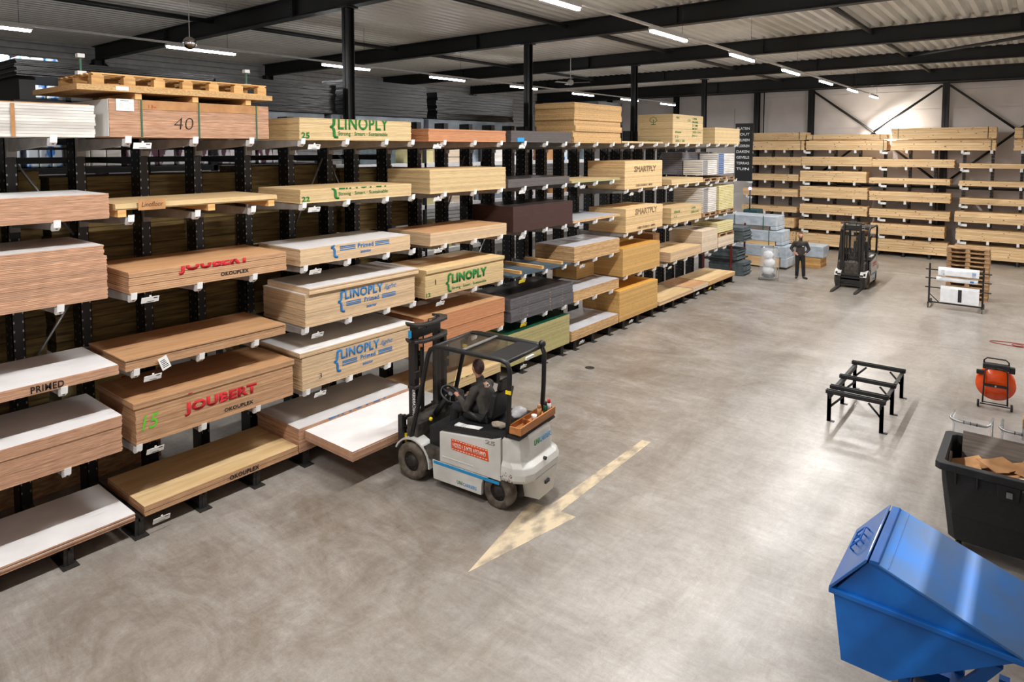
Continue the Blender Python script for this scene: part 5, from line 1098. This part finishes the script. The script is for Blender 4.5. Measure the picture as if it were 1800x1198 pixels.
# orange hose / cable loop at the right edge
t = MB(); t.path([(-.95 + .55 + math.cos(a) * .55, 21.6 + math.sin(a) * .18, .012) for a in [2 * PI * k / 40 for k in range(40)]], .01, closed=True); t.path([(-.35 + math.cos(a) * .12, 21.5 + math.sin(a) * .1, .03) for a in [2 * PI * k / 20 for k in range(20)]], .01, closed=True)
t.build('cable', mat('red_cable', (158, 60, 50), (140, 50, 42)), label='thin red cable lying in a loop on the floor at the right edge', cat='cable')
b = MB(); b.box(-.12, .4, 14.55, 15.0, 0, .26); c = b.build('box', GREYB, label='small grey box with a cardboard lid at the right edge beyond the bag holders', cat='box'); b = MB(rel(c)); b.box(-.12, .4, 14.55, 14.57, .262, .38).box(-.12, -.1, 14.57, 15.0, .262, .38); b.build('flap', CARD, c)
# bag holders with clear bags
for k, x in enumerate((-.72, -.12)):
    t = empty('bag_holder', (x, 11.62, 0), math.radians(-4), label='galvanised hoop holding an open clear bag behind the black bin, %s' % ['left of two', 'right of two'][k], cat='bag holder', group='hoops with clear bags')
    b = MB(); b.path([(-.24, .42, 1.13), (-.24, .1, 1.12), (-.21, .03, 1.12), (-.14, 0, 1.12), (.14, 0, 1.12), (.21, .03, 1.12), (.24, .1, 1.12), (.24, .42, 1.13)], .019, n=10)
    b.tube((-.24, .42, 1.13), (-.24, .42, .02), .015).tube((.24, .42, 1.13), (.24, .42, .02), .015).tube((-.24, .42, .02), (-.24, .0, .02), .015).tube((.24, .42, .02), (.24, .0, .02), .015).tube((-.24, .42, .3), (.24, .42, .3), .012); b.build('hoop', GALV, t)
    b = MB(); n_ = 28; rg = []
    for h, f in ((1.12, 1.0), (1.0, .93), (.8, .9), (.5, .85), (.15, .8)):
        rg.append([(math.copysign(abs(math.cos(a)) ** .6, math.cos(a)) * .23 * f, .2 + math.copysign(abs(math.sin(a)) ** .6, math.sin(a)) * .2 * f + R.uniform(-.01, .01), h - (.05 * math.sin(a) ** 2 if h > 1.1 else 0)) for a in [2 * PI * q / n_ for q in range(n_)]])
    V = [[b.v(*p_) for p_ in r_] for r_ in rg]
    for A, B_ in zip(V, V[1:]):
        for q in range(n_): b._f([A[q], A[(q + 1) % n_], B_[(q + 1) % n_], B_[q]], 0, 1.).smooth = True
    b._f(V[-1], 0, 1.); b.build('clear_bag', CLEAR2, t)
    for xx in (-.06, .02, .1): MB().tube((xx, 0, 1.12), (xx + .008, 0, 1.12), .026).build('clip', PLAS, t)
# black four wheeled bin with cardboard
t = empty('wheeled_bin', (-.2, 10.3, 0), label='large black wheeled waste bin full of cardboard at the right edge', cat='bin'); T = rel(t)
def ringr(x0, x1, y0, y1, z, c_): return [(x0 + c_, y0, z), (x1 - c_, y0, z), (x1, y0 + c_, z), (x1, y1 - c_, z), (x1 - c_, y1, z), (x0 + c_, y1, z), (x0, y1 - c_, z), (x0, y0 + c_, z)]
b = MB(T); rings = [ringr(-.78, .50, 9.86, 10.68, .20, .08), ringr(-.86, .54, 9.76, 10.80, .95, .06), ringr(-.87, .55, 9.75, 10.81, 1.12, .05), ringr(-.93, .6, 9.68, 10.88, 1.13, .05), ringr(-.93, .6, 9.68, 10.88, 1.22, .05), ringr(-.84, .52, 9.78, 10.78, 1.22, .05), ringr(-.80, .50, 9.80, 10.74, .55, .06)]
V = [[b.v(*p_) for p_ in r_] for r_ in rings]
for A, B_ in zip(V, V[1:]):
    for q in range(8): b._f([A[q], A[(q + 1) % 8], B_[(q + 1) % 8], B_[q]], 0, 1.)
b._f(V[0][::-1], 0, 1.); b._f(V[-1], 0, 1.)
for x in (-.72, -.5, .15, .35): b.hull([(x + a, y, z) for a in (0, .02) for y, z in ((9.74, .98), (9.68, 1.13), (9.78, 1.13), (9.76, .95))])
b.hull([(x, y, z) for x, y, z in ((-.28, 9.74, .92), (-.08, 9.74, .92), (-.3, 9.7, 1.12), (-.06, 9.7, 1.12), (-.25, 9.8, .92), (-.1, 9.8, .92), (-.28, 9.8, 1.12), (-.08, 9.8, 1.12))])
b.build('body', BINM, t, bev=.008)
for x in (-.66, .38):
    for y in (9.96, 10.56):
        b = MB(T); b.lathe([(.03, -.025), (.09, -.025), (.1, -.012), (.1, .012), (.09, .025), (.03, .025)], (x, y, .101), 'x', 20); wh = b.build('wheel', PLAS, t)
        b = MB(T); b.box(x - .04, x - .03, y - .04, y + .04, .09, .2).box(x + .03, x + .04, y - .04, y + .04, .09, .2).box(x - .05, x + .05, y - .05, y + .05, .19, .205); b.build('caster_fork', mat('yellow_zinc', (190, 140, 50), (160, 116, 40), rough=.4, metal=.5), wh)
MB(T).box(-.2, -.14, 9.692, 9.70, .98, 1.05).build('emblem_plate', GALV, t)
b = MB(Matrix.Translation((.1, 10.66, 1.0)) @ Matrix.Rotation(-.32, 4, 'X')); b.box(-.82, .9, -.012, .012, -.35, .32); b.build('grey_board', GREYB, label='wide grey weathered board leaning upright inside the black bin', cat='board')
b = MB(Matrix.Translation((-.845, 10.2, .98)) @ Matrix.Rotation(.05, 4, 'Y')); b.hull([(x, y, z) for x in (.012, .03) for y, z in ((-.25, -.3), (.3, -.3), (.28, .1), (.1, .18), (-.22, -.02))]); b.build('board_scrap', GREYB, label='torn grey board scrap standing at the left inside the black bin', cat='board')
CPOS = [(-.62, 10.4, .98, .38, .30, .1, -.15, .5), (-.45, 10.15, 1.0, .4, .3, -.2, .1, -.3), (-.30, 10.38, 1.06, .42, .3, .15, .12, .9), (-.66, 10.0, .99, .32, .16, .3, .5, 1.1), (-.38, 9.93, .99, .3, .2, .05, -.1, .1), (-.12, 10.1, 1.04, .5, .34, -.12, -.12, .3), (.12, 10.35, 1.08, .45, .4, .1, .1, -.2), (.22, 10.05, 1.05, .42, .34, -.1, .16, .15), (-.6, 10.2, .94, .3, .25, .2, -.4, .2), (-.2, 10.5, .96, .5, .3, .4, 0, .1), (.38, 10.3, 1.02, .4, .5, .05, .1, .4)]
cn2 = ['folded, back left', 'flat, left of middle', 'creased, in the middle', 'standing in the front left corner', 'small, by the front rim', 'large flat, centre', 'big, at the right back', 'broad, right front', 'half buried, left', 'steep, against the grey board', 'at the right edge']
for k, (x, y, z, w_, d_, rx, ry, rz) in enumerate(CPOS):
    M_ = Matrix.Translation((x, y, z + .02)) @ Matrix.Rotation(rz, 4, 'Z') @ Matrix.Rotation(ry, 4, 'Y') @ Matrix.Rotation(rx, 4, 'X')
    b = MB(M_); b.box(-w_ / 2, 0, -d_ / 2, d_ / 2, -.003, .003); b.T = M_ @ Matrix.Rotation(R.uniform(-.5, -.1), 4, 'Y'); b.box(0, w_ / 2, -d_ / 2 * .9, d_ / 2, -.003, .003)
    b.build('cardboard_piece', CARD, label='piece of brown cardboard in the black bin, ' + cn2[k], cat='cardboard', group='cardboard pieces in the bin')
MB().box(-.74, .42, 9.9, 10.5, .565, .88).build('cardboard_heap', CARD, label='flattened cardboard filling the bottom of the black bin', cat='cardboard')
b = MB(Matrix.Translation((.05, 9.95, 1.09)) @ Matrix.Rotation(.12, 4, 'X') @ Matrix.Rotation(.5, 4, 'Z')); b.box(-.18, .2, -.13, .13, 0, .025).box(.12, .2, -.13, .13, .025, .027, 1).box(-.18, .2, -.13, -.09, .025, .027, 1); b.build('paper_sack', [PAPER, RED], label='white sack with red stripes lying on the cardboard in the bin', cat='sack')
# blue tipping skip
t = empty('tipping_skip', (-.75, 7.0, 0), label='big blue steel tipping skip with sloping lids at the lower right', cat='skip'); T = rel(t)
ya, yb = 6.42, 7.52
b = MB(T); P = [(-1.36, 1.09), (-1.28, .47), (-.89, .47), (.02, 1.10), (.02, 1.14), (-1.36, 1.14)]; b.prism(P, 'y', ya, yb)
b.prism([(-1.345, 1.12), (-1.09, 1.47), (-1.0, 1.475), (.0, 1.13)], 'y', ya, yb); b.build('body', SKIPB, t, bev=.006)
b = MB(T); b.box(-1.395, .05, ya - .035, ya + .02, 1.085, 1.135).box(-1.395, .05, yb - .02, yb + .035, 1.085, 1.135).box(-1.395, -1.34, ya, yb, 1.085, 1.135); b.build('rim', SKIPB, t, bev=.008)
import math as _m
b = MB(T); b.prism([(-1.395, 1.14), (-1.375, 1.13), (-1.09, 1.485), (-1.085, 1.51), (-1.10, 1.51)], 'y', ya - .03, yb + .03); ld_ = b.build('front_lid', SKIPD, t, bev=.003)
b = MB(T)
dd = (-.626, -.78); nn = (-.78, .626); cc = (-1.235, 1.318)
hp = lambda yy, q, e: (cc[0] + dd[0] * q + nn[0] * e, yy, cc[1] + dd[1] * q + nn[1] * e)
for yy in (6.88, 7.02, 7.16): b.path([hp(yy, -.07, .0), hp(yy, -.07, .05), hp(yy, -.055, .06), hp(yy, .055, .06), hp(yy, .07, .05), hp(yy, .07, .0)], .008, n=6)
for q in (-.06, .06): b.path([hp(6.88, q, .058), hp(7.16, q, .058)], .008, n=6)
b.build('handle', SKIPB, t)
b = MB(T); b.hull([(x, y, z) for y in (ya - .02, yb + .02) for x, z in ((-1.08, 1.48), (-1.07, 1.515), (-1.0, 1.52), (-.98, 1.48))]); b.build('ridge_cap', SKIPB, t, bev=.006)
b = MB(T); b.hull([(x, y, z) for y in (ya - .03, yb + .03) for x, z in ((-.995, 1.485), (-.995, 1.505), (.04, 1.15), (.04, 1.125))]); b.box(-.93, -.92, ya - .01, yb + .01, 1.46, 1.487)
b.build('rear_lid', MATS['skip_lid'] if 'skip_lid' in MATS else mat('skip_lid', (4, 116, 206), (70, 104, 146), rough=.4, scale=(1.6, 1.3, 1.6), det=9, lo=.36, hi=.6), t, bev=.004)
b = MB(T); b.box(-.85, .0, 6.55, 6.65, .0, .12).box(-.85, .0, 7.3, 7.4, 0, .12).box(-.85, -.78, 6.55, 7.4, .12, .2).box(-.5, -.4, 6.55, 7.4, .12, .2)
for x in (-.8, -.45, -.1):
    for y in (6.6, 7.35): b.box(x - .04, x + .04, y - .04, y + .04, .12, .46 if x < -.4 else .3)
b.hull([(-.6, 6.55, .12), (-.6, 6.6, .12), (-.1, 6.55, .9), (-.1, 6.6, .9), (-.2, 6.55, .9), (-.2, 6.6, .9), (-.75, 6.55, .12), (-.75, 6.6, .12)]); b.build('base_frame', SKIPB, t)
# added mezzanine and guard rail, out of view, striping the floor with shadow
MB().box(1.3, 7.7, -3.9, 15.2, 3.55, 3.75).build('trim_90', WALLM, kind='structure')
t = empty('added_guard_rail', (1.2, 5, 3.75), label='added grey steel guard rail, out of view, striping the floor with shadow', cat='railing'); T = rel(t)
b = MB(T)
for z in (4.74, 4.24, 3.9): b.box(1.32, 1.42, -3.9, 15.2, z - .05, z + .05)
for y in range(-3, 16, 3): b.box(1.34, 1.40, y - .03, y + .03, 3.75, 4.74)
b.build('rail', GALV, t)
# added unseen wall that keeps the right lamp row off the racks
MB().box(1.3, 1.38, -3.9, 34, 5.45, 8.45).build('trim_91', WALLM, kind='structure')
b = MB(); b.lathe([(.11, 0), (.11, .004)], (-8.15, 13.1, 0), n=20); b.build('floor_spot', DKMETAL, label='small dark round spot on the floor right of the forklift roof', cat='floor spot')  # thin disc for a small dark spot
